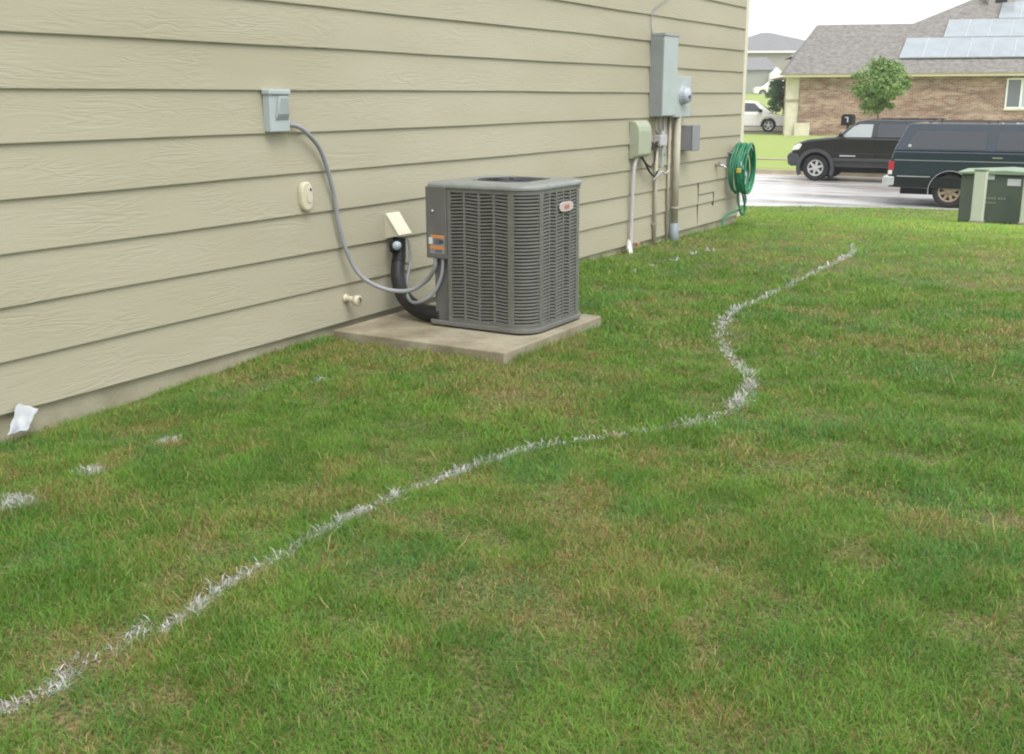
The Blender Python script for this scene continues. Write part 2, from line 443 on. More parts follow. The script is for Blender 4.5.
# ------------------------------------------------------------------ the near house
W = -3.95
def build_house():
    h = empty('house', (-9, 2, 0), 'beige house with horizontal lap siding filling the left side, air conditioner beside it', 'house', world=True)
    Z0, EXP, YE, YS = .062, .2145, 11.29, -7.0
    joints = {0: [10.14, 4.0 - 3.4], 1: [10.14, 7.0 - 9], 2: [], 3: [-1.2], 5: [-2.], 7: [-3.]}
    sb = MB(); rr = random.Random(3)
    for k in range(25):
        z = Z0 + k * EXP; z1 = z + EXP + .003
        js = sorted(j for j in joints.get(k, []) if YS < j < YE)
        ys = [YS] + js + [YE]
        for a, b in zip(ys[:-1], ys[1:]):
            a2 = a + (.0015 if a != YS else 0); b2 = b - (.0015 if b != YE else 0)
            n = max(2, int((b2 - a2) / .35)); base = len(sb.v)
            for i in range(n + 1):
                y = a2 + (b2 - a2) * i / n
                dz = .0022 * math.sin(y * 1.3 + k * 2.1) + .001 * math.sin(y * 4.1 + k); dx = .0012 * math.sin(y * 2.2 + k * 1.7)
                sb.v += [(W - .012, y, z + dz), (W + .0125 + dx, y, z + dz), (W + .0140 + dx, y, z + .004 + dz), (W + .0005, y, z1), (W - .012, y, z1)]
            for i in range(n):
                for j in range(4): sb.f.append((base + i * 5 + j, base + i * 5 + j + 1, base + i * 5 + 5 + j + 1, base + i * 5 + 5 + j))
            for e in (0, n): sb.f.append(tuple(base + e * 5 + j for j in range(5)))
    # street-facing end clad the same way
    yf = 11.35
    for k in range(25):
        z = Z0 + k * EXP; z1 = z + EXP + .003; b = len(sb.v)
        for x in (-4.06, -13.9): sb.v += [(x, yf - .012, z), (x, yf + .012, z), (x, yf, z1)]
        sb.f += [(b, b + 1, b + 4, b + 3), (b + 1, b + 2, b + 5, b + 4)]
    sb.build('siding', M['siding'], h)
    MB().box(-14, W - .013, YS, yf - .013, Z0 - .02, 5.4).build('wall', M['siding'], h)
    MB().box(-14, W - .010, YS, yf - .004, -.4, Z0 - .004).build('foundation', mat('foundation_concrete', (.42, .39, .29), .85, scale=4, c2=(.27, .25, .17), bump=.3), h)
    MB().box(-4.055, W + .020, YE, yf + .022, Z0 - .01, 5.39).build('corner_trim', M['trim'], h, bevel=.003)
    MB().box(W - .011, W + .018, 10.553, 10.560, .235, .375).box(W - .011, W + .014, 10.155, 10.56, .369, .374).build('access_patch', M['caulk'], h)
    MB().box(W - .011, W + .0135, 10.137, 10.143, .08, .50).build('board_joint', M['caulk'], h)
    r = MB(); r.add([(-14.3, YS - .3, 5.4), (W + .3, YS - .3, 5.4), (W + .3, yf + .3, 5.4), (-14.3, yf + .3, 5.4), (-9, YS + 4, 7.6), (-9, yf - 4, 7.6),
                     (-14.3, YS - .3, 5.56), (W + .3, YS - .3, 5.56), (W + .3, yf + .3, 5.56), (-14.3, yf + .3, 5.56)],
                    [(3, 2, 1, 0), (0, 1, 7, 6), (1, 2, 8, 7), (2, 3, 9, 8), (3, 0, 6, 9), (6, 7, 4), (7, 8, 5, 4), (8, 9, 5), (9, 6, 4, 5)])
    r.build('roof', M['roof'], h)
build_house()

# concrete pad
pd = MB().box(-3.86, -2.745, 4.49, 5.59, -.12, .060)
po = pd.build('equipment_pad', M['slab'], bevel=.008, seg=3, loc=(-3.3, 5, 0))
tag(po, 'square stained concrete slab in the grass carrying the air conditioner', 'concrete pad')

# ------------------------------------------------------------------ air conditioner
def build_ac():
    X0, X1, Y0, Y1, ZB, ZT = -3.462, -2.815, 4.87, 5.515, .064, .862
    h = empty('air_conditioner', (-3.14, 5.18, ZB), 'square dark grey louvered outdoor air conditioner standing on the concrete slab', 'air conditioner', world=True)
    rad = .115
    def loop(off, x0=X0, x1=X1, y0=Y0, y1=Y1, rad=rad, n=6, r0=.02):
        """rounded rectangle outline inset by off, counter clockwise from the near left corner"""
        P = []
        x0 += off; x1 -= off; y0 += off; y1 -= off
        rb = max(rad - off, .003); rs = max(r0 - off, .003)
        for (cx, cy, a0, r_) in ((x1 - rb, y0 + rb, -90, rb), (x1 - rb, y1 - rb, 0, rb), (x0 + rb, y1 - rb, 90, rb), (x0 + rs, y0 + rs, 180, rs)):
            for i in range(n + 1):
                a = R(a0 + 90 * i / n); P.append((cx + math.cos(a) * r_, cy + math.sin(a) * r_))
        return P
    def ring(mb, la, lb, z0, z1):
        """solid band between outer loop la and inner loop lb"""
        n = len(la); vs = [(*p, z0) for p in la] + [(*p, z1) for p in la] + [(*p, z1) for p in lb] + [(*p, z0) for p in lb]; fs = []
        for i in range(n):
            j = (i + 1) % n
            fs += [(i, j, n + j, n + i), (n + i, n + j, 2 * n + j, 2 * n + i), (2 * n + i, 2 * n + j, 3 * n + j, 3 * n + i), (3 * n + i, 3 * n + j, j, i)]
        mb.add(vs, fs)
    def plate(mb, l, z0, z1):
        n = len(l); mb.add([(*p, z0) for p in l] + [(*p, z1) for p in l], [tuple(range(n - 1, -1, -1)), tuple(range(n, 2 * n))] + [(i, (i + 1) % n, n + (i + 1) % n, n + i) for i in range(n)])
    ft = MB(); plate(ft, loop(.018), .0602, ZB + .0055); ft.build('shadow_gap_plate', M['dark'], h)  # dark inset plate put in as the shadow gap below the base pan
    pan = MB(); plate(pan, loop(-.012), ZB + .006, ZB + .030); pan.build('base_pan', M['ac'], h, bevel=.004)
    c = MB(); plate(c, loop(.022, x0=X0 + .12), ZB + .028, ZT - .06); c.build('coil', M['coil'], h)
    # louver path: front (y0) from x=-3.335 to corner, curved corner, right side, far side
    XL = -3.338
    path = [(XL, Y0)]
    xa, xb = XL, X1 - rad
    segs = []
    zlo, zhi = ZB + .045, ZT - .052
    g = MB()
    def rib(p, q, o=.004, z0=ZB + .028, z1=ZT - .03, th=.014):
        d = (Vector((*q, 0)) - Vector((*p, 0))); nrm = Vector((d.y, -d.x, 0)).normalized()
        a = [Vector((*p, 0)) + nrm * o, Vector((*q, 0)) + nrm * o, Vector((*q, 0)) - nrm * th, Vector((*p, 0)) - nrm * th]
        g.add([(v.x, v.y, z0) for v in a] + [(v.x, v.y, z1) for v in a], [(0, 3, 2, 1), (4, 5, 6, 7), (0, 1, 5, 4), (1, 2, 6, 5), (2, 3, 7, 6), (3, 0, 4, 7)])
    def slats(pts, slant=0):
        """tilted louvres following pts"""
        P = [Vector((*p, 0)) for p in pts]; n = len(P); N_ = []
        for i in range(n):
            d = P[min(i + 1, n - 1)] - P[max(i - 1, 0)]; N_.append(Vector((d.y, -d.x, 0)).normalized())
        rows = 38; hstep = (zhi - zlo) / rows
        for k in range(rows):
            zc = zlo + (k + .5) * hstep; vs = []
            for i in range(n):
                dz = slant * (i / (n - 1) - .5)
                for (o, z) in ((.001, -hstep * .46), (.0016, -hstep * .16), (-.008, hstep * .18), (-.008, hstep * .05)):
                    q = P[i] + N_[i] * o; vs.append((q.x, q.y, zc + z + dz))
            fs = [(i * 4 + j, (i + 1) * 4 + j, (i + 1) * 4 + (j + 1) % 4, i * 4 + (j + 1) % 4) for i in range(n - 1) for j in range(4)]
            g.add(vs, fs)
    def bandrun(p, q, cols_, wide0, wide1, ribw=.014):
        p = Vector(p); q = Vector(q); Ln = (q - p).length; u = (q - p) / Ln
        inner = Ln - wide0 - wide1; cw = (inner - ribw * (cols_ - 1)) / cols_
        rib(p, p + u * wide0); rib(q - u * wide1, q)
        for i in range(cols_):
            a = wide0 + i * (cw + ribw)
            slats([p + u * a, p + u * (a + cw)], slant=(.006 if i % 2 == 0 else -.006))
            if i < cols_ - 1: rib(p + u * (a + cw), p + u * (a + cw + ribw), .002)
    bandrun((XL, Y0), (xb, Y0), 4, .022, .022)
    arc = [(X1 - rad + math.cos(R(a)) * rad, Y0 + rad + math.sin(R(a)) * rad) for a in np.linspace(-90, 0, 13)]
    slats(arc[1:-1])
    for a, b in ((0, 1), (11, 12)): rib(arc[a], arc[b], .003)
    bandrun((X1, Y0 + rad), (X1, Y1 - rad), 5, .018, .018)
    arc2 = [(X1 - rad + math.cos(R(a)) * rad, Y1 - rad + math.sin(R(a)) * rad) for a in np.linspace(0, 90, 13)]
    slats(arc2[1:-1]); rib(arc2[0], arc2[1], .003); rib(arc2[11], arc2[12], .003)
    bandrun((xb, Y1), (X0 + rad, Y1), 5, .02, .02)
    # solid bands under the cap and over the pan, built over the louvered part only
    for z0, z1 in ((ZT - .052, ZT - .03), (ZB + .028, ZB + .045)):
        L = [(XL, Y0)] + arc + arc2 + [(X0 + rad, Y1)]
        for p, q in zip(L[:-1], L[1:]):
            if (Vector(p) - Vector(q)).length > 1e-4: rib(p, q, .0025, z0, z1)
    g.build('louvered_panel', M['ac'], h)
    # solid service side
    s = MB()
    s.box(X0 + .018, XL - .004, Y0 + .02, Y0 + .06, ZB + .028, .442)
    s.box(X0 + .018, X0 + .03, Y0 + .06, Y1 - .02, ZB + .028, ZT - .031)
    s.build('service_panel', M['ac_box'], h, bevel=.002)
    MB().box(X0 - .014, XL - .003, Y0 - .012, Y0 + .10, .445, ZT - .024).build('control_box', M['ac_box'], h, bevel=.004)
    MB().lathe([(0.001, .006), (.007, .005), (.008, 0)], (-3.43, Y0 - .0125, .705), (0, -1, 0), 12).build('screw', M['steel'], h, smooth=True)
    yl = Y0 - .0135
    lab = MB().box(-3.452, -3.352, yl, yl + .001, .472, .575).build('warning_label', M['label_white'], h)
    lab.data.materials[0] = M['box_grey']
    MB().box(-3.440, -3.352, yl - .0015, yl, .558, .574).box(-3.452, -3.352, yl - .0015, yl, .497, .515).build('orange_band', M['orange'], lab)
    MB().box(-3.457, -3.433, yl - .002, yl, .524, .560).build('white_square', M['label_white'], lab)
    t = MB()
    for zz in (.548, .541, .533, .526): t.box(-3.420, -3.375 - random.random() * .012, yl - .0015, yl, zz, zz + .003)
    for zz in (.488, .481): t.box(-3.415, -3.37, yl - .0015, yl, zz, zz + .003)
    t.box(-3.388, -3.360, yl - .0018, yl, .530, .549)
    t.build('label_text', M['ink'], lab)
    # top cover with rounded rim and raised fan opening
    cx, cy = (X0 + X1) / 2, (Y0 + Y1) / 2
    n = 6; base = loop(-.010, r0=.02)
    tp = MB(); prof = [(-.010, ZT - .028), (-.012, ZT - .018), (-.008, ZT - .008), (.004, ZT), (.03, ZT + .002)]
    L = [loop(o, r0=.02) for o, z in prof]; k = len(L[0])
    for (o, z), l in zip(prof, L): tp.v += [(*p, z) for p in l]
    # circle rings matched to loop angles
    rf = .245
    for (rr_, z) in ((rf + .018, ZT + .002), (rf + .008, ZT + .004), (rf, ZT + .005), (rf - .006, ZT + .0), (rf - .008, ZT - .05)):
        for p in L[-1]:
            a = math.atan2(p[1] - cy, p[0] - cx); tp.v.append((cx + rr_ * math.cos(a), cy + rr_ * math.sin(a), z))
    for i in range(9):
        for j in range(k): tp.f.append((i * k + j, i * k + (j + 1) % k, (i + 1) * k + (j + 1) % k, (i + 1) * k + j))
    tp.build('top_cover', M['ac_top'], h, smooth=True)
    sh = MB().lathe([(rf - .01, -.06), (rf - .01, -.25), (.01, -.25)], (cx, cy, ZT), (0, 0, 1), 32); sh.build('fan_shroud', M['dark'], h)
    fb = MB()
    for i in range(3):
        a = R(120 * i + 20); u = Vector((math.cos(a), math.sin(a), 0)); v = Vector((-u.y, u.x, 0))
        c0 = Vector((cx, cy, ZT - .11))
        fb.add([c0 + u * .04 - v * .03, c0 + u * .04 + v * .03 + Vector((0, 0, .02)), c0 + u * .235 + v * .10 + Vector((0, 0, .04)), c0 + u * .235 - v * .07],
               [(0, 1, 2, 3)])
    fb.lathe([(.001, .03), (.05, .03), (.05, -.03)], (cx, cy, ZT - .11), (0, 0, 1), 16)
    fb.build('fan', M['grey_clad'], h)
    gr = MB()
    for i in range(1, 13):
        rr_ = rf * i / 12.5; z = ZT + .010 - .012 * (i / 12) ** 2
        gr.tube([(cx + rr_ * math.cos(t), cy + rr_ * math.sin(t), z) for t in np.linspace(0, 2 * math.pi, 37)], .0018, 5, caps=False)
    for i in range(8):
        a = R(45 * i + 10); gr.tube([(cx + rf * s_ * math.cos(a), cy + rf * s_ * math.sin(a), ZT + .008 - .012 * s_ * s_) for s_ in (.06, .4, .7, 1)], .0028, 5)
    gr.lathe([(.001, .012), (.045, .011), (.05, .004)], (cx, cy, ZT), (0, 0, 1), 20)
    gr.build('fan_grille', M['grey_clad'], h)
    MB().box(cx + .06, cx + .085, cy - .10, cy - .085, ZT + .006, ZT + .020).box(cx + .084, cx + .145, cy - .0995, cy - .0855, ZT + .007, ZT + .012).build('grille_clip', M['ink'], h)
    # oval badge on the right side
    by, bz = 5.255, .725
    def oval(a_, b_, n_=24, p=3): return [(abs(math.cos(t)) ** (2 / p) * a_ * (1 if math.cos(t) > 0 else -1), abs(math.sin(t)) ** (2 / p) * b_ * (1 if math.sin(t) > 0 else -1)) for t in np.linspace(0, 2 * math.pi, n_, endpoint=False)]
    bd = MB().prism(oval(.078, .028), (X1 + .003, by, bz), (0, 1, 0), (0, 0, 1), (.008, 0, 0)).build('badge', M['label_pink'], h, bevel=.003)
    MB().prism(oval(.030, .012), (X1 + .0105, by, bz), (0, 1, 0), (0, 0, 1), (.0025, 0, 0)).build('badge_emblem', M['label_red'], bd)
build_ac()

# ------------------------------------------------------------------ wall fittings near the air conditioner
def build_disconnect():
    h = empty('disconnect_box', (W + .01, 4.14, 1.14), 'small pale blue-grey disconnect box on the siding, flexible conduit leaving its side', 'electrical box', world=True)
    MB().box(W + .008, -3.895, 4.125, 4.27, 1.142, 1.325).build('enclosure', M['box_blue'], h, bevel=.005)
    MB().box(W + .008, -3.885, 4.118, 4.277, 1.325, 1.352).build('rain_lid', M['box_blue'], h, bevel=.006)
    MB().add([(-3.893, 4.160, 1.20), (-3.893, 4.255, 1.20), (-3.893, 4.255, 1.32), (-3.893, 4.185, 1.32), (-3.880, 4.17, 1.23), (-3.880, 4.25, 1.23), (-3.880, 4.25, 1.31), (-3.880, 4.195, 1.31)],
             [(0, 1, 5, 4), (1, 2, 6, 5), (2, 3, 7, 6), (3, 0, 4, 7), (4, 5, 6, 7)]).build('cover', M['box_blue_dark'], h)
    MB().lathe([(.001, .02), (.014, .02), (.016, 0)], (-3.91, 4.268, 1.175), (0, 1, 0), 12).build('conduit_fitting', M['flex'], h)
build_disconnect()

flexp = spline([(-3.91, 4.27, 1.175), (-3.905, 4.33, 1.168), (-3.90, 4.40, 1.130), (-3.905, 4.51, 1.03), (-3.912, 4.60, .82), (-3.912, 4.637, .63), (-3.895, 4.67, .482), (-3.85, 4.728, .335), (-3.75, 4.81, .254), (-3.62, 4.87, .243), (-3.52, 4.90, .30), (-3.44, 4.878, .38), (-3.425, 4.873, .446)], 10)
fx = MB(); fx.tube(flexp, .0125, 12); fo = fx.build('flexible_conduit', M['flex'], smooth=True)
tag(fo, 'long grey flexible conduit drooping across the siding from the wall box to the air conditioner', 'conduit')
th = MB().tube(spline([(-3.375, 4.873, .446), (-3.39, 4.872, .34), (-3.45, 4.865, .235), (-3.56, 4.865, .18), (-3.68, 4.95, .185), (-3.79, 5.09, .25), (-3.83, 5.185, .36), (-3.85, 5.20, .49)], 8), .0095, 10).build('control_cable', M['flex'], smooth=True)
tag(th, 'thinner short grey cable looping from the air conditioner up behind the black pipe', 'cable')

pp = spline([(-3.885, 5.155, .50), (-3.88, 5.140, .40), (-3.84, 5.07, .275), (-3.75, 5.0, .18), (-3.63, 4.955, .127), (-3.52, 4.935, .112), (-3.42, 4.93, .112)], 8)
rp = empty('refrigerant_line', (-3.7, 5.03, .06), 'thick black insulated refrigerant pipe curving from the wall cover into the air conditioner', 'pipe', world=True)
MB().tube(pp, .039, 16, r2=.050).build('insulation', M['insul'], rp, smooth=True)
MB().tube([(-3.885, 5.10, .475), (-3.865, 5.08, .43)], .030, 14).build('pipe_stub', M['insul'], rp, smooth=True)
MB().lathe([(.001, .022), (.018, .018), (.026, .006), (.027, -.012), (.022, -.02)], (-3.845, 5.075, .462), (.5, -.8, .15), 16).build('valve_cap', M['bluegrey'], rp, smooth=True)
tie = MB(); q = pp[11]; d = (pp[12] - pp[10]).normalized(); tie.lathe([(.0405, -.004), (.0425, -.003), (.0425, .003), (.0405, .004)], q, d, 16); tie.build('cable_tie', M['dark'], rp)
tag(MB().lathe([(.001, .012), (.009, .012), (.012, 0)], (-3.86, 5.205, .335), (.6, -.8, 0), 10).box(-3.935, -3.86, 5.200, 5.21, .330, .34).build('pipe_clip', M['steel'], rp))

cv = MB().prism([(0, 0), (.105, .022), (.105, .028), (.02, .145), (0, .145)], (W + .006, 5.09, .495), (1, 0, 0), (0, 0, 1), (0, .115, 0))
c_ = empty('pipe_cover', (W + .01, 5.14, .51), 'small wedge shaped beige cover on the siding above the black pipe', 'pipe cover', world=True)
cv.build('hood', M['beige_dim'], c_, bevel=.003)
MB().add([(W + .113, 5.083, .519), (W + .113, 5.211, .519), (W + .022, 5.211, .644), (W + .022, 5.083, .644), (W + .118, 5.083, .523), (W + .118, 5.211, .523), (W + .027, 5.211, .648), (W + .027, 5.083, .648)],
         [(0, 1, 2, 3), (4, 7, 6, 5), (0, 4, 5, 1), (1, 5, 6, 2), (2, 6, 7, 3), (3, 7, 4, 0)]).build('sloped_lid', M['trim'], c_)

ov = empty('wall_bell', (W + .01, 4.395, .8), 'cream oval plastic fitting on the siding below the blue-grey box', 'wall fitting', world=True)
def ovl(a_, b_, n=24, p=2.6): return [(abs(math.cos(t)) ** (2 / p) * a_ * (1 if math.cos(t) > 0 else -1), abs(math.sin(t)) ** (2 / p) * b_ * (1 if math.sin(t) > 0 else -1)) for t in np.linspace(0, 2 * math.pi, n, endpoint=False)]
MB().prism(ovl(.045, .078), (W + .004, 4.392, .80), (0, 1, 0), (0, 0, 1), (.038, 0, 0)).build('housing', M['beige'], ov, bevel=.012, seg=3)
MB().prism(ovl(.020, .045), (W + .040, 4.402, .81), (0, 1, 0), (0, 0, 1), (.006, 0, 0)).build('face_plate', M['beige_dim'], ov, bevel=.002)
MB().prism(ovl(.006, .008, 12, 2), (W + .046, 4.410, .835), (0, 1, 0), (0, 0, 1), (.002, 0, 0)).build('keyhole', M['dark'], ov)

db = empty('drain_stub', (W + .01, 4.70, .19), 'short cream plastic pipe elbow poking out low on the siding left of the slab', 'pipe', world=True)
MB().tube(spline([(W - .0, 4.700, .197), (W + .05, 4.700, .197), (W + .078, 4.706, .192)], 4), .0165, 14).build('pipe_run', M['beige'], db, smooth=True)
MB().lathe([(.020, -.018), (.030, -.016), (.031, .014), (.020, .016)], (W + .088, 4.708, .190), (1, .1, -.05), 16).lathe([(.018, 0), (.001, .004)], (W + .095, 4.709, .190), (1, .1, -.05), 16).build('end_collar', M['beige'], db, smooth=True)
MB().lathe([(.024, 0), (.026, .008), (.018, .014)], (W + .008, 4.700, .197), (1, 0, 0), 16).build('wall_flange', M['beige'], db, smooth=True)

# ------------------------------------------------------------------ meter cluster
ep = empty('electrical_panel', (-3.9, 9.04, 1.14), 'tall blue-grey electrical panel mounted high on the siding, biggest of the wall boxes', 'electrical panel', world=True)
MB().box(W + .006, -3.822, 8.885, 9.205, 1.145, 1.835).build('enclosure', M['box_side'], ep, bevel=.004)
MB().box(-3.8215, -3.812, 8.890, 9.200, 1.152, 1.822).build('door', M['box_blue'], ep, bevel=.004)
MB().box(W + .008, -3.805, 8.882, 9.208, 1.822, 1.836 + .006).build('rain_lip', M['box_blue_dark'], ep)
MB().box(-3.84, -3.822, 9.206, 9.222, 1.80, 1.835).build('latch', M['box_grey'], ep)
me_ = empty('electric_meter', (-3.9, 9.43, 1.13), 'glass electric meter on a short grey box at the right of the tall panel', 'meter', world=True)
MB().box(W + .006, -3.862, 9.212, 9.655, 1.135, 1.492).build('meter_box', M['box_blue'], me_, bevel=.004)
MB().lathe([(.082, 0), (.082, .02), (.076, .022)], (-3.862, 9.455, 1.325), (1, 0, 0), 28).build('ring', M['alu'], me_)
MB().lathe([(.074, .02), (.072, .05), (.062, .066), (.001, .070)], (-3.862, 9.455, 1.325), (1, 0, 0), 28).build('glass_dome', M['glass_house_pale'], me_, smooth=True)
MB().box(-3.800, -3.791, 9.43, 9.48, 1.30, 1.325).build('dial_plate', M['ink'], me_)
MB().box(-3.862, -3.853, 9.212, 9.226, 1.14, 1.50).build('edge_strip', M['box_grey'], me_)

tb = empty('telecom_box', (-3.9, 8.63, .81), 'sage green plastic telecom box with rounded top, leftmost of the utility boxes', 'telecom box', world=True)
prof = [(W + .006, 0), (-3.865, 0), (-3.848, .02), (-3.848, .215), (-3.856, .255), (-3.88, .29), (-3.90, .302), (W + .006, .302)]
MB().prism([(p[0], p[1]) for p in prof], (0, 8.50, .815), (1, 0, 0), (0, 0, 1), (0, .258, 0)).build('cover', M['box_sage'], tb, bevel=.010, seg=3)
MB().box(W + .004, -3.90, 8.492, 8.766, .805, .818).build('back_plate', M['box_sage'], tb)

sbx = empty('grounding_box', (-3.9, 9.08, .88), 'small whitish cable box hanging under the tall electrical panel', 'cable box', world=True)
MB().box(W + .01, -3.868, 9.0, 9.155, .888, .985).build('enclosure', M['pvc'], sbx, bevel=.008)
MB().lathe([(.022, 0), (.022, .02), (.016, .032), (.001, .034)], (-3.90, 9.10, .984), (0, 0, 1), 14).build('top_hub', M['pvc'], sbx)
MB().tube([(-3.90, 9.12, .887), (-3.90, 9.125, .70)], .012, 8).build('ground_wire', M['bluegrey'], sbx)

gb = empty('junction_box', (-3.88, 9.68, .82), 'dark grey square junction box below and right of the meter', 'junction box', world=True)
MB().box(W + .006, -3.815, 9.60, 9.77, .825, 1.055).build('enclosure', M['box_grey'], gb, bevel=.005)
MB().box(-3.8145, -3.802, 9.592, 9.778, .822, 1.06).build('lid', M['box_grey'], gb, bevel=.006)

mc = empty('service_conduit', (-3.89, 9.45, 0), 'thickest beige vertical conduit from the meter down to a blue-grey boot in the grass', 'conduit', world=True)
MB().tube([(-3.895, 9.44, 1.137), (-3.895, 9.44, .13)], .033, 16).build('riser', M['conduit'], mc, smooth=True)
MB().lathe([(.033, .30), (.039, .302), (.039, .315), (.033, .317)], (-3.895, 9.44, 0), (0, 0, 1), 16).build('coupling', M['conduit'], mc)
MB().tube([(-3.895, 9.44, .165), (-3.895, 9.44, -.10)], .043, 16).build('boot', M['conduit_blue'], mc, smooth=True)
tc_ = MB().tube([(-3.925, 9.33, 1.143), (-3.925, 9.33, .0)], .014, 10).build('earth_conduit', M['conduit'], smooth=True)
tag(tc_, 'thin beige conduit running close along the left of the thick one', 'conduit')
t2 = empty('cable_conduit', (-3.92, 9.03, 0), 'narrow painted conduit between the white pipe and the thick conduit', 'conduit', world=True)
MB().tube([(-3.918, 9.03, .885), (-3.918, 9.03, -.02)], .017, 10).build('riser', M['conduit'], t2, smooth=True)
MB().box(W + .008, -3.898, 9.005, 9.055, .19, .205).build('strap', M['steel'], t2)
t3 = empty('white_conduit', (-3.90, 8.5, 0), 'whitish plastic conduit dropping from the sage green box to the grass', 'conduit', world=True)
MB().tube(spline([(-3.895, 8.56, .812), (-3.900, 8.53, .74), (-3.905, 8.515, .60), (-3.905, 8.50, .10), (-3.90, 8.49, -.03)], 5), .016, 12).build('riser', M['pvc'], t3, smooth=True)
MB().add([(-3.885, 8.44, .12), (-3.865, 8.47, -.0), (-3.86, 8.40, -.01), (-3.88, 8.40, .05), (-3.91, 8.45, .12), (-3.89, 8.48, 0), (-3.885, 8.41, -.01), (-3.90, 8.41, .05)],
         [(0, 1, 2, 3), (7, 6, 5, 4), (0, 4, 5, 1), (1, 5, 6, 2), (2, 6, 7, 3), (3, 7, 4, 0)]).build('loose_tag', M['white'], t3)
MB().box(-3.91, -3.88, 8.60, 8.65, .045, .075).build('red_fitting', M['label_red'], t3, bevel=.006)
for k, (y, z1) in enumerate(((8.98, 1.0), (9.06, 1.02), (9.16, .8))):
    o = MB().tube([(-3.91, y, 1.15), (-3.912, y + .01, z1 + .03), (-3.91, y + .03, z1)], .010, 8).build('pipe_drop', M['pvc'] if k else M['conduit'], ep, smooth=True)
cb = MB().tube(spline([(-3.88, 8.60, .815), (-3.875, 8.68, .77), (-3.88, 8.80, .68), (-3.885, 8.92, .63), (-3.90, 9.0, .65), (-3.91, 9.05, .68)], 6), .009, 8)
cb.tube(spline([(-3.89, 8.66, .815), (-3.885, 8.74, .75), (-3.88, 8.83, .72), (-3.88, 8.90, .76), (-3.89, 8.95, .83), (-3.90, 9.0, .90)], 6), .007, 8)
cb.tube(spline([(-3.90, 8.72, .88), (-3.89, 8.82, .865), (-3.895, 8.93, .90), (-3.90, 9.0, .92)], 5), .012, 8)
tag(cb.build('telecom_cables', M['insul'], smooth=True), 'tangle of black cables between the sage green box and the small whitish box', 'cables')
cw = MB().tube(spline([(-3.885, 8.90, .60), (-3.885, 9.0, .64), (-3.89, 9.10, .66), (-3.90, 9.2, .64), (-3.91, 9.3, .66)], 6), .007, 8)
tag(cw.build('grey_cable', M['pvc'], smooth=True), 'pale cable end crossing the conduits below the black cables', 'cable')
wr = MB().tube(spline([(-3.925, 8.885, 1.84), (-3.93, 8.862, 1.93), (-3.93, 8.90, 2.02), (-3.93, 9.02, 2.08), (-3.93, 9.2, 2.15), (-3.93, 9.34, 2.26), (-3.93, 9.4, 2.5), (-3.93, 9.42, 3.2)], 6), .004, 6)
tag(wr.build('roof_wire', M['flex'], smooth=True), 'thin dark wire climbing the siding from the top of the tall panel', 'wire')

# ------------------------------------------------------------------ hose
hz = empty('garden_hose', (-3.85, 10.98, 0), 'coiled green garden hose hanging on the house corner', 'hose', world=True)
coil = []; rh = random.Random(5)
NT = 9
for i in range(NT * 26 + 1):
    t = i / 26; a = 2 * math.pi * t
    k = int(t); jr = .012 * math.sin(k * 2.3) + .008 * math.sin(a * 2 + k)
    ry = .190 + jr; rz = .242 + .018 * math.sin(k * 1.7)
    x = -3.905 + .028 * (k % 3) + .045 * (k // 3) + .028 * (t - k) / 3 + .01 * math.sin(a + k)
    # coils sag: narrower at the top where they bunch over the hanger
    zz = math.cos(a); wy = ry * (1 - .25 * max(0, zz))
    coil.append((x + .02, 11.05 + wy * math.sin(a), .585 + rz * zz))
MB().tube(coil, .0125, 8).build('coil', M['hose'], hz, smooth=True)
MB().tube(spline([(-3.79, 10.99, .36), (-3.765, 11.03, .22), (-3.76, 11.02, .13), (-3.77, 10.97, .115), (-3.80, 10.96, .20), (-3.83, 10.98, .38)], 8), .0115, 8).build('hanging_loop', M['hose_dark'], hz, smooth=True)
MB().tube(spline([(-3.80, 11.06, .38), (-3.77, 11.08, .25), (-3.79, 11.0, .165), (-3.86, 10.88, .135), (-3.90, 10.80, .09), (-3.90, 10.76, -.01)], 8), .0115, 8).build('loose_end', M['hose'], hz, smooth=True)
hg = empty('hose_hanger', (W, 10.98, .6), 'pale bracket of the hose hanger showing through the green coil', 'hose hanger', world=True)
MB().prism([(0, 0), (.03, 0), (.20, -.13), (.21, -.16), (.18, -.17), (0, -.04)], (W + .17, 10.86, .66), (0, 1, 0), (0, 0, 1), (.02, 0, 0)).build('guide', M['bluegrey'], hg, bevel=.006)
MB().box(W + .005, W + .18, 10.93, 11.07, .735, .755).box(W + .005, W + .02, 10.93, 11.07, .60, .755).build('saddle', M['box_grey'], hg, bevel=.003)
MB().box(W + .16, W + .20, 10.79, 10.83, .55, .60).build('brass_fitting', M['yellow'], hz, bevel=.008)
sp_ = empty('spigot', (W, 10.56, .64), 'grey tap sticking out of the siding just left of the green hose', 'tap', world=True)
MB().tube([(W, 10.60, .64), (W + .09, 10.60, .635)], .014, 10).tube([(W + .085, 10.60, .64), (W + .12, 10.62, .60)], .012, 10).build('body', M['steel'], sp_, smooth=True)
MB().lathe([(.001, .006), (.026, .006), (.028, -.006), (.001, -.006)], (W + .06, 10.60, .668), (0, 0, 1), 12).build('handle', M['box_grey'], sp_)

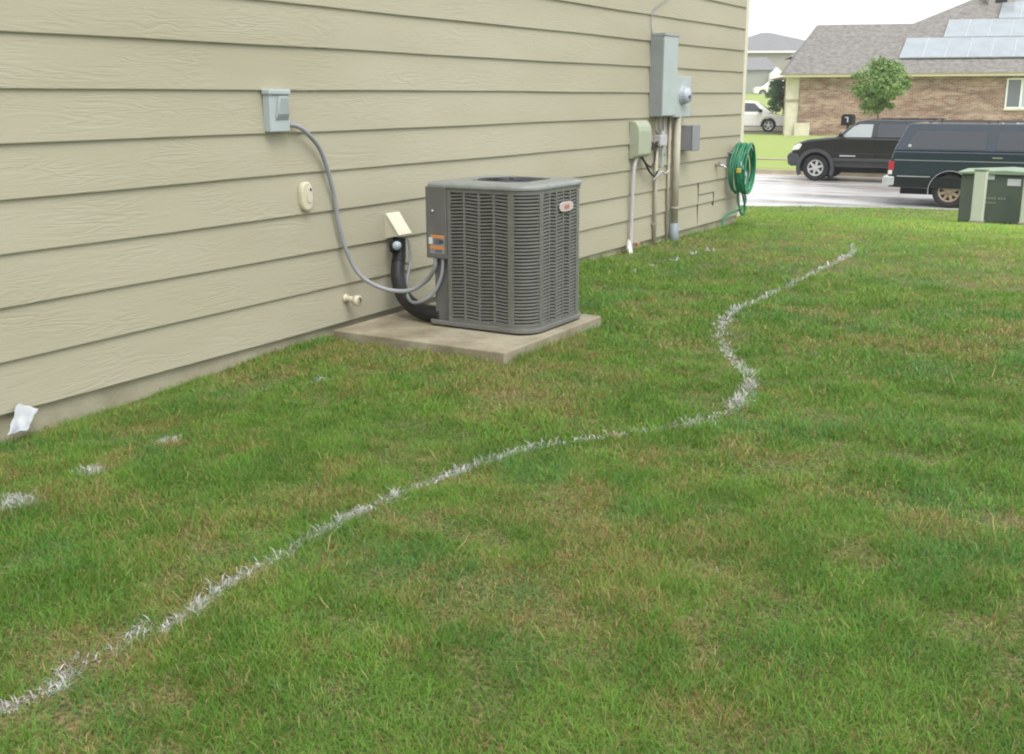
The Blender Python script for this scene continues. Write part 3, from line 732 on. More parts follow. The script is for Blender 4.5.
# ------------------------------------------------------------------ plastic bag
bgv = MB(); n = 9
P00, P10, P11, P01 = Vector((-3.86, 2.475, .000)), Vector((-3.85, 2.565, .002)), Vector((-3.90, 2.650, .062)), Vector((-3.915, 2.575, .100))
rb_ = random.Random(9)
for sgn in (0, 1):
    for i in range(n + 1):
        for j in range(n + 1):
            u, v = i / n, j / n
            p = P00 * (1 - u) * (1 - v) + P10 * u * (1 - v) + P11 * u * v + P01 * (1 - u) * v
            e = min(u, 1 - u, v, 1 - v)
            off = (.004 * min(1, e * 5)) * (1 if sgn else -1) + (.0035 * math.sin(u * 9 + v * 5) + .0025 * math.sin(v * 13 - u * 4) - .012 * math.sin(math.pi * u) * v)
            jit = .004 * math.sin(u * 17 + v * 11)
            bgv.v.append((p.x + off + jit * .4, p.y + .0015 * math.sin(v * 14), p.z + .002 * math.sin(u * 12)))
    b = sgn * (n + 1) ** 2
    for i in range(n):
        for j in range(n):
            bgv.f.append((b + i * (n + 1) + j, b + (i + 1) * (n + 1) + j, b + (i + 1) * (n + 1) + j + 1, b + i * (n + 1) + j + 1))
pb = empty('plastic_bag', (-3.88, 2.57, 0), 'crumpled white plastic bag leaning against the foundation at the left edge', 'plastic bag', world=True)
bgv.build('bag', M['bag'], pb, smooth=True)

# ------------------------------------------------------------------ grass
LINE = [(-2.06, 1.17), (-2.05, 1.24), (-2.03, 1.34), (-2.09, 1.45), (-2.05, 1.50), (-2.07, 1.64), (-2.02, 1.65), (-2.05, 1.8), (-2.08, 2.01), (-2.09, 2.23), (-2.11, 2.47), (-2.1, 2.74), (-2.07, 3.0), (-1.98, 3.34), (-1.84, 3.57), (-1.68, 3.78), (-1.55, 3.99), (-1.49, 4.12), (-1.47, 4.32), (-1.52, 4.69), (-1.64, 4.95), (-1.83, 5.24), (-2.02, 5.61), (-2.15, 6.01), (-2.22, 6.41), (-2.22, 6.9), (-2.2, 7.51), (-2.21, 8.19), (-2.21, 8.93), (-2.25, 9.6), (-2.41, 10.06)]
LW = [.016, .022, .022, .03, .035, .020, .013, .018, .022, .020, .022, .024, .022, .020, .016, .016, .030, .042, .042, .038, .032, .04, .045, .045, .035, .03, .03, .03, .03, .03, .025]
MARKS = [(-3.17, 2.03, .068), (-3.21, 2.37, .050), (-3.26, 2.76, .045), (-3.35, 3.78, .035), (-3.42, 7.5, .035), (-3.4, 7.87, .035), (-3.41, 8.25, .045), (-3.4, 8.67, .045), (-3.35, 8.95, .035)]
def line_dist(x, y):
    best = np.full(x.shape, 9.); wd = np.zeros(x.shape)
    for (a, b), w0, w1 in zip(zip(LINE[:-1], LINE[1:]), LW[:-1], LW[1:]):
        ax, ay = a; bx, by = b; dx, dy = bx - ax, by - ay; l2 = dx * dx + dy * dy
        t = np.clip(((x - ax) * dx + (y - ay) * dy) / l2, 0, 1)
        d = np.hypot(x - ax - t * dx, y - ay - t * dy); s = d < best
        best = np.where(s, d, best); wd = np.where(s, w0 + (w1 - w0) * t, wd)
    return best, wd

def blades_mesh(name, x, y, z, h, wdt, colr, three=True, lean=.8, seed=0):
    r = np.random.default_rng(seed); n = len(x)
    az = r.random(n) * 2 * np.pi; la = r.random(n) * 2 * np.pi
    tl = np.minimum(np.radians(30 + 57 * r.random(n) ** .65) * lean, 1.54)
    ln = np.sin(tl) * h
    wx, wy = np.cos(az) * wdt / 2, np.sin(az) * wdt / 2
    lx, ly = np.cos(la) * ln, np.sin(la) * ln
    hz_ = np.cos(tl) * h
    if three:
        V = np.empty((n, 5, 3), np.float32)
        V[:, 0] = np.stack([x - wx, y - wy, z - .004], 1); V[:, 1] = np.stack([x + wx, y + wy, z - .004], 1)
        kx, ky = (r.random(n) - .5) * .3 * h, (r.random(n) - .5) * .3 * h
        mx_, my_ = x + lx * .38 + kx, y + ly * .38 + ky; mz = z + hz_ * .72
        V[:, 2] = np.stack([mx_ - wx * .8, my_ - wy * .8, mz], 1); V[:, 3] = np.stack([mx_ + wx * .8, my_ + wy * .8, mz], 1)
        V[:, 4] = np.stack([x + lx, y + ly, z + hz_], 1)
        tri = np.array([[0, 1, 3], [0, 3, 2], [2, 3, 4]]); k = 5
    else:
        V = np.empty((n, 3, 3), np.float32)
        V[:, 0] = np.stack([x - wx, y - wy, z - .004], 1); V[:, 1] = np.stack([x + wx, y + wy, z - .004], 1)
        V[:, 2] = np.stack([x + lx, y + ly, z + hz_], 1); tri = np.array([[0, 1, 2]]); k = 3
    T = (np.arange(n)[:, None, None] * k + tri[None]).reshape(-1)
    me = bpy.data.meshes.new(name)
    me.vertices.add(n * k); me.vertices.foreach_set('co', V.reshape(-1))
    nf = len(T) // 3
    me.loops.add(nf * 3); me.loops.foreach_set('vertex_index', T.astype(np.int32))
    me.polygons.add(nf); me.polygons.foreach_set('loop_start', np.arange(0, nf * 3, 3, dtype=np.int32)); me.polygons.foreach_set('loop_total', np.full(nf, 3, np.int32))
    me.update(); me.validate()
    at = me.attributes.new('tint', 'FLOAT_COLOR', 'POINT')
    C4 = np.ones((n, k, 4), np.float32); C4[:, :, :3] = colr[:, None, :]
    at.data.foreach_set('color', C4.reshape(-1))
    me.materials.append(M['blades'])
    o = bpy.data.objects.new(name, me); col.objects.link(o)
    return o

def sstep(a, b, v):
    t = np.clip((v - a) / (b - a), 0, 1); return t * t * (3 - 2 * t)

def grow():
    XS, YS_, HS, WS, CS, TH = [], [], [], [], [], []
    white = {'x': [], 'y': [], 'h': [], 'w': [], 'c': []}
    bands = [(0.9, 3.4, 60000, .0017, .036), (3.4, 5.2, 34000, .0024, .038), (5.2, 8.0, 14000, .0036, .042), (8.0, 12, 6500, .0058, .044), (12, 17, 3200, .009, .044), (17, 24.9, 1600, .014, .042)]
    for bi, (y0, y1, dens, wd, ht) in enumerate(bands):
        x0 = -3.95 if y1 < 11.6 else -8.5
        x1 = .6
        area = (x1 - x0) * (y1 - y0); n = int(area * dens)
        x = x0 + rng.random(n) * (x1 - x0); y = y0 + rng.random(n) * (y1 - y0)
        # cull well outside the view cone (keeps a margin for a side step)
        ang = -np.arctan2(x, y); keep = ang > R(-5)
        keep &= (x > W + .0) | (y > 11.45)
        keep &= ~((x < -2.74) & (x > -3.95) & (y > 4.485) & (y < 5.595))
        keep &= y < edge(x) - .01
        # thin spots and tufts
        cl = fbm(x, y, .16, 40 + 0, 3); keep &= rng.random(n) < .50 + .9 * sstep(.28, .6, cl)
        x, y, cl = x[keep], y[keep], cl[keep]; n = len(x)
        h = ht * (.45 + .9 * rng.random(n)) * (.7 + .6 * fbm(x, y, .35, 77, 3)) * (.75 + .5 * sstep(.3, .7, cl))
        nearwall = np.exp(-np.maximum(0, x - W) / .10) * (y < 11.5) * (y > 5.6); h *= 1 + .7 * nearwall
        pad = np.maximum(np.maximum(x + 2.74, 0), np.maximum(4.485 - y, 0) + np.maximum(y - 5.595, 0)); h *= 1 + .45 * np.exp(-pad / .05) * (x < -2.6)
        wv = wd * (.6 + .8 * rng.random(n))
        n1 = fbm(x, y, .55, 5, 4); n2 = fbm(x, y, 1.5, 9, 4); n3 = fbm(x, y, .22, 21, 3)
        n4 = fbm(x, y, .11, 52, 3)
        brown = (.66 - .22 * sstep(5, 9, y)) * sstep(.46, .66, .40 * n1 + .22 * n2 + .38 * n3 + .30 * (n4 - .5) + .03 * (x < -2.2) * (y < 3.2) - .05 * (x > -1.2) * (y < 4) - .06 * sstep(9, 13, y))
        lush = sstep(.45, .7, fbm(x, y, .9, 33, 3) + .10 * nearwall)
        u = rng.random(n)[:, None]
        g1 = np.array([.078, .205, .020]); g2 = np.array([.185, .365, .050]); ol = np.array([.310, .345, .075]); tan = np.array([.47, .37, .18]); rd = np.array([.32, .19, .09])
        bluish = np.array([.105, .285, .075])
        u = np.clip(.65 * u + .55 * sstep(.35, .65, fbm(x, y, .19, 64, 3))[:, None] - .1, 0, 1); c = g1 + (g2 - g1) * u
        c = c + (ol - c) * (.45 * brown + .20 * rng.random(n))[:, None]
        c = c + (g1 * 1.15 - c) * (.35 * lush * (1 - brown))[:, None]
        gb_ = (rng.random(n) < .06 + .40 * sstep(.55, .72, fbm(x, y, .45, 71, 3)) * (1 - brown))[:, None]; c = np.where(gb_, bluish, c)
        dead = rng.random(n) < (.055 + .42 * brown * (.4 + 1.2 * n3)); c = np.where(dead[:, None], tan * (.7 + .6 * rng.random((n, 1))), c)
        rdm = rng.random(n) < (.04 + .26 * brown); c = np.where(rdm[:, None], rd * (.8 + .5 * rng.random((n, 1))), c)
        far = (sstep(5.5, 15, y) * (.45 + .55 * sstep(-3.0, -1.0, x + .06 * y)))[:, None]; c = c * (1 + far * np.array([1.25, .80, .95]))  # lightens distant blades: grazing sky reflection put into their tint
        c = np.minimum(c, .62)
        h = np.where(dead, h * .75, h)
        straw = rng.random(n) < .0004; h = np.where(straw, h * 2.6, h); c = np.where(straw[:, None], tan * 1.25, c)
        # painted
        d, lw = line_dist(x, y)
        lw = lw * np.interp(y, [1, 4, 5, 7, 9, 10], [1.25, 1.2, .95, .85, .8, .6]); rag = 1 + .9 * (fbm(x, y, .05, 61, 2) - .5) * 2
        cov = np.clip(1.25 - d / (lw * rag + 1e-6), 0, 1)
        brk = .38 + .62 * sstep(.30, .55, fbm(x, y, .12, 88, 3))
        brk = brk * (1 - .5 * sstep(3.62, 3.8, y) * sstep(4.08, 3.98, y) * (x < -1.55)); pw = cov * brk * .95
        painted = rng.random(n) < pw
        mid = np.zeros(n, int) - 1
        for k, (mx_, my_, mr) in enumerate(MARKS):
            dd = np.hypot(x - mx_, y - my_ ) ; p = rng.random(n) < np.clip(1.4 - dd / mr, 0, 1) * 1.0 * (.6 + .5 * sstep(.35, .6, fbm(x, y, .03, 90, 2)))
            mid = np.where(p, k, mid)
        any_ = painted | (mid >= 0)
        wc = np.stack([.74 + .14 * rng.random(n)] * 3, 1) * np.array([1, 1, .98]) * (.50 + .45 * rng.random(n)[:, None])
        z = terr(y, x) + (fbm(x, y, .9, 3) - .5) * .03
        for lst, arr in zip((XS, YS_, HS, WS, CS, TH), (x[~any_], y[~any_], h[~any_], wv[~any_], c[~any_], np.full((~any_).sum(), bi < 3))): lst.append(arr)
        for kk in ([-1] if painted.any() else []) + [k for k in range(len(MARKS)) if (mid == k).any()]:
            s_ = painted & (mid < 0) if kk == -1 else mid == kk
            if s_.any(): white.setdefault(kk, []).append((x[s_], y[s_], z[s_], h[s_] * .8, wv[s_] * 2.3, wc[s_]))
    X_, Y_, H_, W_, C_, T_ = map(np.concatenate, (XS, YS_, HS, WS, CS, TH))
    Z_ = terr(Y_, X_) + (fbm(X_, Y_, .9, 3) - .5) * .03
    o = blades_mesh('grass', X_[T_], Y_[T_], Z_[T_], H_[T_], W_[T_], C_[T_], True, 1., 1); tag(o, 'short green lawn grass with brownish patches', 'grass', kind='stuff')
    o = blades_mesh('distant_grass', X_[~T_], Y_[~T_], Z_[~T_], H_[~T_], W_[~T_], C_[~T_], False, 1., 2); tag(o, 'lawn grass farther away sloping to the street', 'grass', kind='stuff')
    print('blades', len(X_))
    labs = {-1: 'long wavy white chalk line sprayed across the grass',
            0: 'white spray mark on the grass at the left edge, nearest of the spots', 1: 'white spray mark between the left-edge spot and the one nearer the house',
            2: 'third white spray mark from the left edge, small and compact', 3: 'faint white spray mark in the grass left of the concrete slab',
            4: 'faint white spot right of the air conditioner, first of the far row', 5: 'second faint white spot in the row below the meter boxes',
            6: 'middle white spot of the far row, in line with the white conduit', 7: 'fourth white spot of the far row, below the thick conduit', 8: 'last white spot of the far row, nearest the hose'}
    for kk, label in labs.items():
        L = white.get(kk)
        if not L: continue
        a = [np.concatenate([q[i] for q in L]) for i in range(6)]
        o = blades_mesh('chalk_line' if kk == -1 else 'chalk_mark', *a, True, 1.15, 3 + kk)
        tag(o, label, 'chalk line' if kk == -1 else 'chalk mark', None if kk == -1 else 'white spray marks on the grass')
grow()

# ------------------------------------------------------------------ vehicles
def wheel(parent, u, v, r, wd, side, rim_r, rim_mat, spokes, name='wheel'):
    ax = Vector((0, side, 0)); o = Vector((u, v, r))
    w_ = bpy.data.objects.new(name, None); w_.empty_display_size = .1; w_.parent = parent; w_.location = o; col.objects.link(w_)
    MB().lathe([(rim_r * .98, -wd), (r * .9, -wd), (r * .985, -wd * .86), (r, -wd * .5), (r * .985, -.02), (r * .93, 0), (rim_r * 1.04, .005), (rim_r, -.01)], (0, 0, 0), ax, 32).build('tyre', M['tyre'], w_, smooth=True)
    b = MB().lathe([(rim_r, -.012), (rim_r * .93, .002), (rim_r * .86, -.015), (rim_r * .84, -.08), (.001, -.08)], (0, 0, 0), ax, 32)
    b.build('rim_barrel', rim_mat if spokes == 0 else M['grey_clad'], w_, smooth=False)
    s_ = MB().lathe([(.001, 0), (rim_r * .25, -.002), (rim_r * .28, -.03)], (0, 0, 0), ax, 20)
    s_.lathe([(rim_r * .84, -.03), (rim_r * .86, -.004), (rim_r * .99, .004), (rim_r * 1.0, -.02)], (0, 0, 0), ax, 32)
    for i in range(spokes):
        a = 2 * math.pi * i / spokes + .3; d = Vector((math.cos(a), 0, math.sin(a))); t = Vector((-d.z, 0, d.x))
        w0, w1 = rim_r * .17, rim_r * .12
        q = [d * rim_r * .2 - t * w0, d * rim_r * .2 + t * w0, d * rim_r * .9 + t * w1, d * rim_r * .9 - t * w1]
        s_.add([p + ax * -.010 for p in q] + [p - ax * .035 for p in q], [(0, 1, 2, 3), (7, 6, 5, 4), (0, 4, 5, 1), (1, 5, 6, 2), (2, 6, 7, 3), (3, 7, 4, 0)])
    s_.build('rim', rim_mat, w_)
    return w_

def car(name, label, cat, loc, rz, S, group=None):
    """u along the length, v across (0 = near side), z up"""
    h = empty(name, loc, label, cat, rz, group)
    wd, r = S['width'], S['r']
    lo = S['lower']                    # closed outline clockwise, starting bottom at u small; arches cut in
    ra = S['arch']; sill = S['sill']
    bottom = []
    for uc in S['wheels']:
        zc = r; k = 12
        a0 = math.asin(max(-1, min(1, (sill - zc) / ra)))
        for i in range(k + 1):
            a = (math.pi - a0) + (2 * a0 - math.pi) * i / k
            bottom.append((uc + math.cos(a) * ra, zc + math.sin(a) * ra))
    poly = [lo[0]] + bottom + lo[1:]
    b = MB(); b.prism(poly, (0, 0, 0), (1, 0, 0), (0, 0, 1), (0, wd, 0))
    b.build('body', M[S['paint']], h, bevel=S.get('bevel', .045), seg=3)
    # greenhouse: inset towards the top
    up = S['upper']; zb = min(p[1] for p in up); zt = max(p[1] for p in up); ins = S.get('inset', .16)
    def vin(z): return .015 + ins * (z - zb) / (zt - zb)
    n = len(up); vs_ = [(p[0], vin(p[1]), p[1]) for p in up] + [(p[0], wd - vin(p[1]), p[1]) for p in up]
    MB().add(vs_, [tuple(range(n)), tuple(range(2 * n - 1, n - 1, -1))] + [(i, (i + 1) % n, n + (i + 1) % n, n + i) for i in range(n)]).build('cabin', M[S.get('paint2', S['paint'])], h, bevel=.035, seg=3)
    for poly_, mt_ in S['side_windows']:
        for side in (0, 1):
            o0, o1 = (-.006, .03)
            A = [(p[0], vin(p[1]) + o0 if side == 0 else wd - vin(p[1]) - o0, p[1]) for p in poly_]
            B = [(p[0], vin(p[1]) + o1 if side == 0 else wd - vin(p[1]) - o1, p[1]) for p in poly_]
            k = len(poly_)
            MB().add(A + B, [tuple(range(k)), tuple(range(2 * k - 1, k - 1, -1))] + [(i, (i + 1) % k, k + (i + 1) % k, k + i) for i in range(k)]).build('side_window', M[mt_], h, bevel=.004)
    for (u0, z0, u1, z1) in S['screens']:      # windscreen / rear glass lying on the sloping ends
        d = Vector((u1 - u0, 0, z1 - z0)); nn = Vector((-d.z, 0, d.x)).normalized()
        cxm = sum(p[0] for p in up) / n
        if (Vector(((u0 + u1) / 2, 0, (z0 + z1) / 2)) - Vector((cxm, 0, zb))).dot(nn) < 0: nn = -nn
        pa = Vector((u0, 0, z0)); pa_ = pa + d * .08; pb_ = pa + d * .90
        A = [Vector((pa_.x, vin(pa_.z) + .06, pa_.z)), Vector((pa_.x, wd - vin(pa_.z) - .06, pa_.z)), Vector((pb_.x, wd - vin(pb_.z) - .06, pb_.z)), Vector((pb_.x, vin(pb_.z) + .06, pb_.z))]
        MB().add([q + nn * .006 for q in A] + [q - nn * .03 for q in A], [(0, 1, 2, 3), (7, 6, 5, 4), (0, 4, 5, 1), (1, 5, 6, 2), (2, 6, 7, 3), (3, 7, 4, 0)]).build('windscreen', M[S.get('screen_mat', 'glass_dark')], h)
    MB().box(min(p[0] for p in lo) + .25, max(p[0] for p in lo) - .25, .24, wd - .24, .26, sill + .35).build('underbody', M['dark'], h)
    for uc in S['wheels']:
        wheel(h, uc, .03, r, .22, -1, S['rim_r'], M[S['rim']], S['spokes'])
        wheel(h, uc, wd - .03, r, .22, 1, S['rim_r'], M[S['rim']], S['spokes'])
    return h

def arch_lip(h, uc, r, ra, wd, mt, width=.03, out=.012, a0=-10, a1=190, name='wheel_arch_trim'):
    for v, s in ((0, -1), (wd, 1)):
        L = [(uc + math.cos(R(a)) * ra, r + math.sin(R(a)) * ra) for a in np.linspace(a0, a1, 18)]
        O = [(uc + math.cos(R(a)) * (ra + width), r + math.sin(R(a)) * (ra + width)) for a in np.linspace(a1, a0, 18)]
        MB().prism(L + O, (0, v + s * out, 0), (1, 0, 0), (0, 0, 1), (0, -s * (out + .05), 0)).build(name, mt, h)

# dark green older wagon, rear towards the left
S = dict(width=1.98, r=.365, arch=.44, sill=.40, wheels=[1.38, 4.68], paint='teal_paint', paint2='teal_paint', rim_r=.235, rim='gold_alloy', spokes=8, bevel=.03,
         lower=[(.06, .42), (5.45, .42), (5.50, .55), (5.50, 1.0), (5.42, 1.09), (4.05, 1.22), (.14, 1.22), (.06, .95), (.05, .60)],
         upper=[(.125, 1.215), (4.1, 1.215), (3.45, 1.76), (3.30, 1.815), (.48, 1.825), (.38, 1.79)],
         side_windows=[([(.37, 1.27), (2.02, 1.275), (2.04, 1.31), (2.04, 1.62), (2.0, 1.655), (.66, 1.66), (.57, 1.63)], 'glass_dark'),
                       ([(2.26, 1.275), (3.0, 1.275), (3.0, 1.65), (2.30, 1.655), (2.26, 1.62)], 'glass_dark'),
                       ([(3.1, 1.275), (3.82, 1.275), (3.42, 1.64), (3.1, 1.65)], 'glass_dark')],
         screens=[(4.1, 1.215, 3.45, 1.76), (.125, 1.215, .38, 1.79)], inset=.15)
su = car('parked_wagon', 'dark blue-green long station wagon with tan spoked wheels parked behind the green cabinet', 'car', (-5.42, 25.42, ROADZ), 0, S, 'vehicles parked on the street')
ar = .44
for uc in S['wheels']: arch_lip(su, uc, .365, ar, 1.98, M['alu'], .011)
MB().box(.25, .96, -.012, .03, .66, .678).box(1.82, 4.22, -.012, .03, .655, .685).box(5.14, 5.44, -.012, .03, .655, .685).build('belt_moulding', M['alu'], su)
MB().box(.17, 5.2, -.008, .02, 1.015, 1.03).build('body_side_line', M['box_blue_dark'], su)  # pale strip: highlight along the body side put into its colour
MB().box(.10, 5.42, -.006, .04, .43, .655).build('lower_panel', M['teal_dark'], su)
MB().prism([(0.0, .46), (.12, .44), (.26, .46), (.26, .66), (.05, .67), (0, .64)], (-.06, -.02, 0), (1, 0, 0), (0, 0, 1), (0, 2.02, 0)).build('rear_bumper', M['alu'], su, bevel=.03)
MB().prism([(0, .46), (.12, .46), (.14, .64), (0, .66)], (5.46, 0, 0), (1, 0, 0), (0, 0, 1), (0, 1.98, 0)).build('front_bumper', M['chrome'], su, bevel=.02)
MB().box(.055, .17, -.010, .16, .80, .99).build('tail_light', M['red'], su, bevel=.01)
MB().box(.050, .14, -.009, .16, .70, .795).build('reversing_light', M['lamp'], su, bevel=.01)
MB().box(.055, .17, 1.82, 1.99, .80, .99).build('tail_light', M['red'], su, bevel=.01)
MB().box(2.20, 2.40, -.025, .01, 1.09, 1.115).build('door_handle', M['chrome'], su, bevel=.006)
for u_, z_ in ((2.115, .46), (3.05, .46), (4.08, .9)): MB().box(u_, u_ + .01, -.004, .02, z_, 1.21).build('door_seam', M['dark'], su)
for y in (.30, 1.68): MB().box(.75, 3.3, y - .015, y + .015, 1.845, 1.865).box(.80, .84, y - .014, y + .014, 1.80, 1.85).box(2.0, 2.04, y - .014, y + .014, 1.80, 1.85).box(3.1, 3.14, y - .014, y + .014, 1.80, 1.85).build('roof_rail', M['grey_clad'], su)
MB().box(1.06, 1.10, .03, .06, 1.0, 1.01)
MB().box(.44, .50, .025, .06, 1.315, 1.365).build('window_sticker', M['label_white'], su)

# black four-door, nose towards the left
S = dict(width=1.90, r=.385, arch=.455, sill=.42, wheels=[.86, 3.65], paint='black_paint', rim_r=.235, rim='alloy', spokes=6, bevel=.06,
         lower=[(.16, .46), (4.62, .46), (4.68, .6), (4.68, 1.0), (4.62, 1.26), (1.48, 1.28), (1.30, 1.27), (.60, 1.20), (.30, 1.10), (.14, .92), (.10, .62)],
         upper=[(1.36, 1.255), (4.62, 1.255), (4.42, 1.70), (4.25, 1.745), (2.22, 1.765), (1.98, 1.72)],
         side_windows=[([(1.56, 1.275), (2.40, 1.28), (2.42, 1.64), (2.06, 1.64), (1.88, 1.58)], 'glass_light'),
                       ([(2.58, 1.28), (3.38, 1.28), (3.36, 1.65), (2.56, 1.65)], 'glass_dark'), ([(3.5, 1.28), (4.4, 1.29), (4.25, 1.62), (3.5, 1.63)], 'glass_dark')],
         screens=[(1.36, 1.255, 1.98, 1.72), (4.62, 1.255, 4.42, 1.70)], inset=.12)
tk = car('parked_offroader', 'black four-door off-roader with silver wheels, parked across the street facing left', 'car', (-9.70, 32.0, ROADZ), 0, S, 'vehicles parked on the street')
for uc in S['wheels']: arch_lip(tk, uc, .385, .455, 1.90, M['grey_clad'], .10, .035, -25, 205, 'fender_flare')
MB().prism([(0, .48), (.10, .42), (.34, .44), (.36, .70), (.30, .80), (.06, .82), (-.03, .72)], (.03, -.01, 0), (1, 0, 0), (0, 0, 1), (0, 1.92, 0)).build('front_bumper', M['grey_clad'], tk, bevel=.05, seg=3)
for v in (-.008, 1.58): MB().prism([(.13, .87), (.36, .90), (.44, 1.05), (.36, 1.09), (.20, 1.02)], (0, v, 0), (1, 0, 0), (0, 0, 1), (0, .33, 0)).build('headlight', M['lamp'], tk, bevel=.02)
MB().box(.10, .2, .36, 1.54, .86, 1.04).build('grille', M['grey_clad'], tk)
MB().box(1.36, 3.12, -.02, .02, .60, .68).build('door_cladding', M['grey_clad'], tk, bevel=.01)
MB().box(1.55, 2.0, -.024, -.004, .735, .765).build('door_badge', M['alu'], tk)
MB().box(1.36, 3.14, -.004, .02, .812, .822).build('body_side_line', M['grey_clad'], tk)
for u_ in (1.40, 2.52): MB().box(u_, u_ + .01, -.004, .02, .48, 1.27).build('door_seam', M['dark'], tk)
MB().box(1.52, 1.66, -.20, .02, 1.25, 1.40).build('wing_mirror', M['black_paint'], tk, bevel=.03)
MB().box(1.52, 1.66, 1.88, 2.10, 1.25, 1.40).build('wing_mirror', M['black_paint'], tk, bevel=.03)
for y in (.33, 1.57): MB().box(2.3, 4.1, y - .02, y + .02, 1.765, 1.79).box(2.35, 2.41, y - .018, y + .018, 1.72, 1.77).box(3.98, 4.04, y - .018, y + .018, 1.72, 1.77).build('roof_rail', M['grey_clad'], tk)
for u in (2.8, 3.5): MB().box(u, u + .05, .35, 1.55, 1.768, 1.785).build('cross_bar', M['grey_clad'], tk)
for u in (2.27, 3.3): MB().box(u, u + .16, -.02, .01, 1.10, 1.13).build('door_handle', M['black_paint'], tk, bevel=.005)

# white sedan in front of the brick house, nose right
def sedan(name, label, loc, rz, sc, group):
    S = dict(width=1.78, r=.33, arch=.37, sill=.28, wheels=[.95, 3.62], paint='white_car', rim_r=.22, rim='alloy', spokes=5, bevel=.07,
             lower=[(.08, .30), (4.50, .30), (4.56, .45), (4.52, .66), (4.36, .80), (3.45, .93), (.85, .98), (.18, .96), (.06, .8), (.03, .5)],
             upper=[(.82, .95), (3.82, .91), (3.02, 1.46), (2.75, 1.52), (1.75, 1.52), (1.45, 1.46)],
             side_windows=[([(1.4, 1.0), (2.15, 1.0), (2.17, 1.42), (1.75, 1.43)], 'glass_dark'), ([(2.25, 1.0), (3.32, .99), (2.90, 1.40), (2.27, 1.43)], 'glass_dark')],
             screens=[(3.82, .91, 3.02, 1.46), (.82, .95, 1.45, 1.46)], inset=.2)
    h = car(name, label, 'car', loc, rz, S, group)
    for v in (.02, 1.45): MB().prism([(4.14, .66), (4.50, .62), (4.48, .70), (4.25, .80)], (0, v, 0), (1, 0, 0), (0, 0, 1), (0, .31, 0)).build('headlight', M['glass_light'], h, bevel=.01)
    MB().box(4.40, 4.59, .3, 1.48, .34, .48).build('air_intake', M['dark'], h)
    MB().box(3.12, 3.28, -.16, .03, .98, 1.12).build('wing_mirror', M['dark'], h, bevel=.02)
    h.scale = (sc,) * 3
    return h
sedan('white_sedan', 'white sedan on the driveway left of the brick house, front wheel in view', (-20.75, 52.6, -.36), R(16), 1.0, 'cars beyond the street')
sedan('distant_car', 'tiny white car far up the hill in front of the pale houses', (-37.3, 110.3, 1.42), R(25), 1.0, 'cars beyond the street')

# ------------------------------------------------------------------ transformer, pedestals, mailbox
tr = empty('transformer_cabinet', (-2.1, 18.7, -.64), 'dark green metal transformer cabinet on the lawn in front of the teal wagon', 'transformer', rz=0, world=True)
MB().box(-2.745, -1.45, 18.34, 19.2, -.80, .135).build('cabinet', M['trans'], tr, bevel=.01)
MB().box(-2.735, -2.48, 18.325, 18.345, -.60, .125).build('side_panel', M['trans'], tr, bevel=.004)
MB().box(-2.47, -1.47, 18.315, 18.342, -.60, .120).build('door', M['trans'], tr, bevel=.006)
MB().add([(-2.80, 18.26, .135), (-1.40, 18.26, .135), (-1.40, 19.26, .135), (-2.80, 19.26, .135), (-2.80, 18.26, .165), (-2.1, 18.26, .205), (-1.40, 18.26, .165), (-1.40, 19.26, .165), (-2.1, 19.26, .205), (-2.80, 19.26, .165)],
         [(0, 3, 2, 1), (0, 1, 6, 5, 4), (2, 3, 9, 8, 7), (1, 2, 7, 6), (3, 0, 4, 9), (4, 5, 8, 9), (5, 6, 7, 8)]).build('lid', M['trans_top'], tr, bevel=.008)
MB().box(-2.37, -2.26, 18.30, 18.3135, .055, .125).build('sticker', M['label_white'], tr)
MB().box(-2.07, -1.88, 18.30, 18.3135, -.03, .075).build('sticker', M['label_white'], tr)
tx = MB()
for i, x in enumerate((-2.36, -2.32, -2.28, -2.24, -2.18, -2.14, -2.10)): tx.box(x, x + .026, 18.309, 18.314, -.245, -.215)
for x in (-2.36, -2.32, -2.28, -2.24): tx.box(x, x + .026, 18.309, 18.314, -.31, -.285)
tx.build('stencilled_number', M['trans_top'], tr)
def pedestal(x, y, label):
    z = float(terr(y))
    h = empty('utility_pedestal', (x, y, z), label, 'utility pedestal', world=True, group='pale green utility pedestals')
    MB().box(x - .085, x + .085, y - .085, y + .085, z + .06, z + .80).build('post', M['pedestal'], h, bevel=.012)
    MB().box(x - .095, x + .095, y - .095, y + .095, z + .80, z + .835).build('cap', M['trans_top'], h, bevel=.012)
    MB().box(x - .10, x + .10, y - .10, y + .10, z - .12, z + .07).build('base', M['slab'], h, bevel=.008)
pedestal(-2.36, 17.60, 'pale green square utility pedestal in front of the left half of the transformer cabinet')
pedestal(-1.72, 18.0, 'pale green utility pedestal cut by the right edge of the photo')

zb = float(terr(39.0))
mbx = empty('mailbox', (-9.72, 39.0, zb), 'black mailbox with a pale number standing before the brick wall', 'mailbox', world=True)
MB().tube([(-9.72, 39, zb - .1), (-9.72, 39, .40)], .05, 8).build('post', M['grey_clad'], mbx)
MB().prism([(-.19, 0), (.19, 0), (.19, .30), (.14, .38), (-.14, .38), (-.19, .30)], (-9.72, 38.75, .36), (1, 0, 0), (0, 0, 1), (0, .5, 0)).build('box', M['dark'], mbx, bevel=.02)
MB().box(-9.78,-9.66, 38.742, 38.75, .62, .645).box(-9.695, -9.66, 38.742, 38.75, .47, .62).build('number', M['label_white'], mbx)

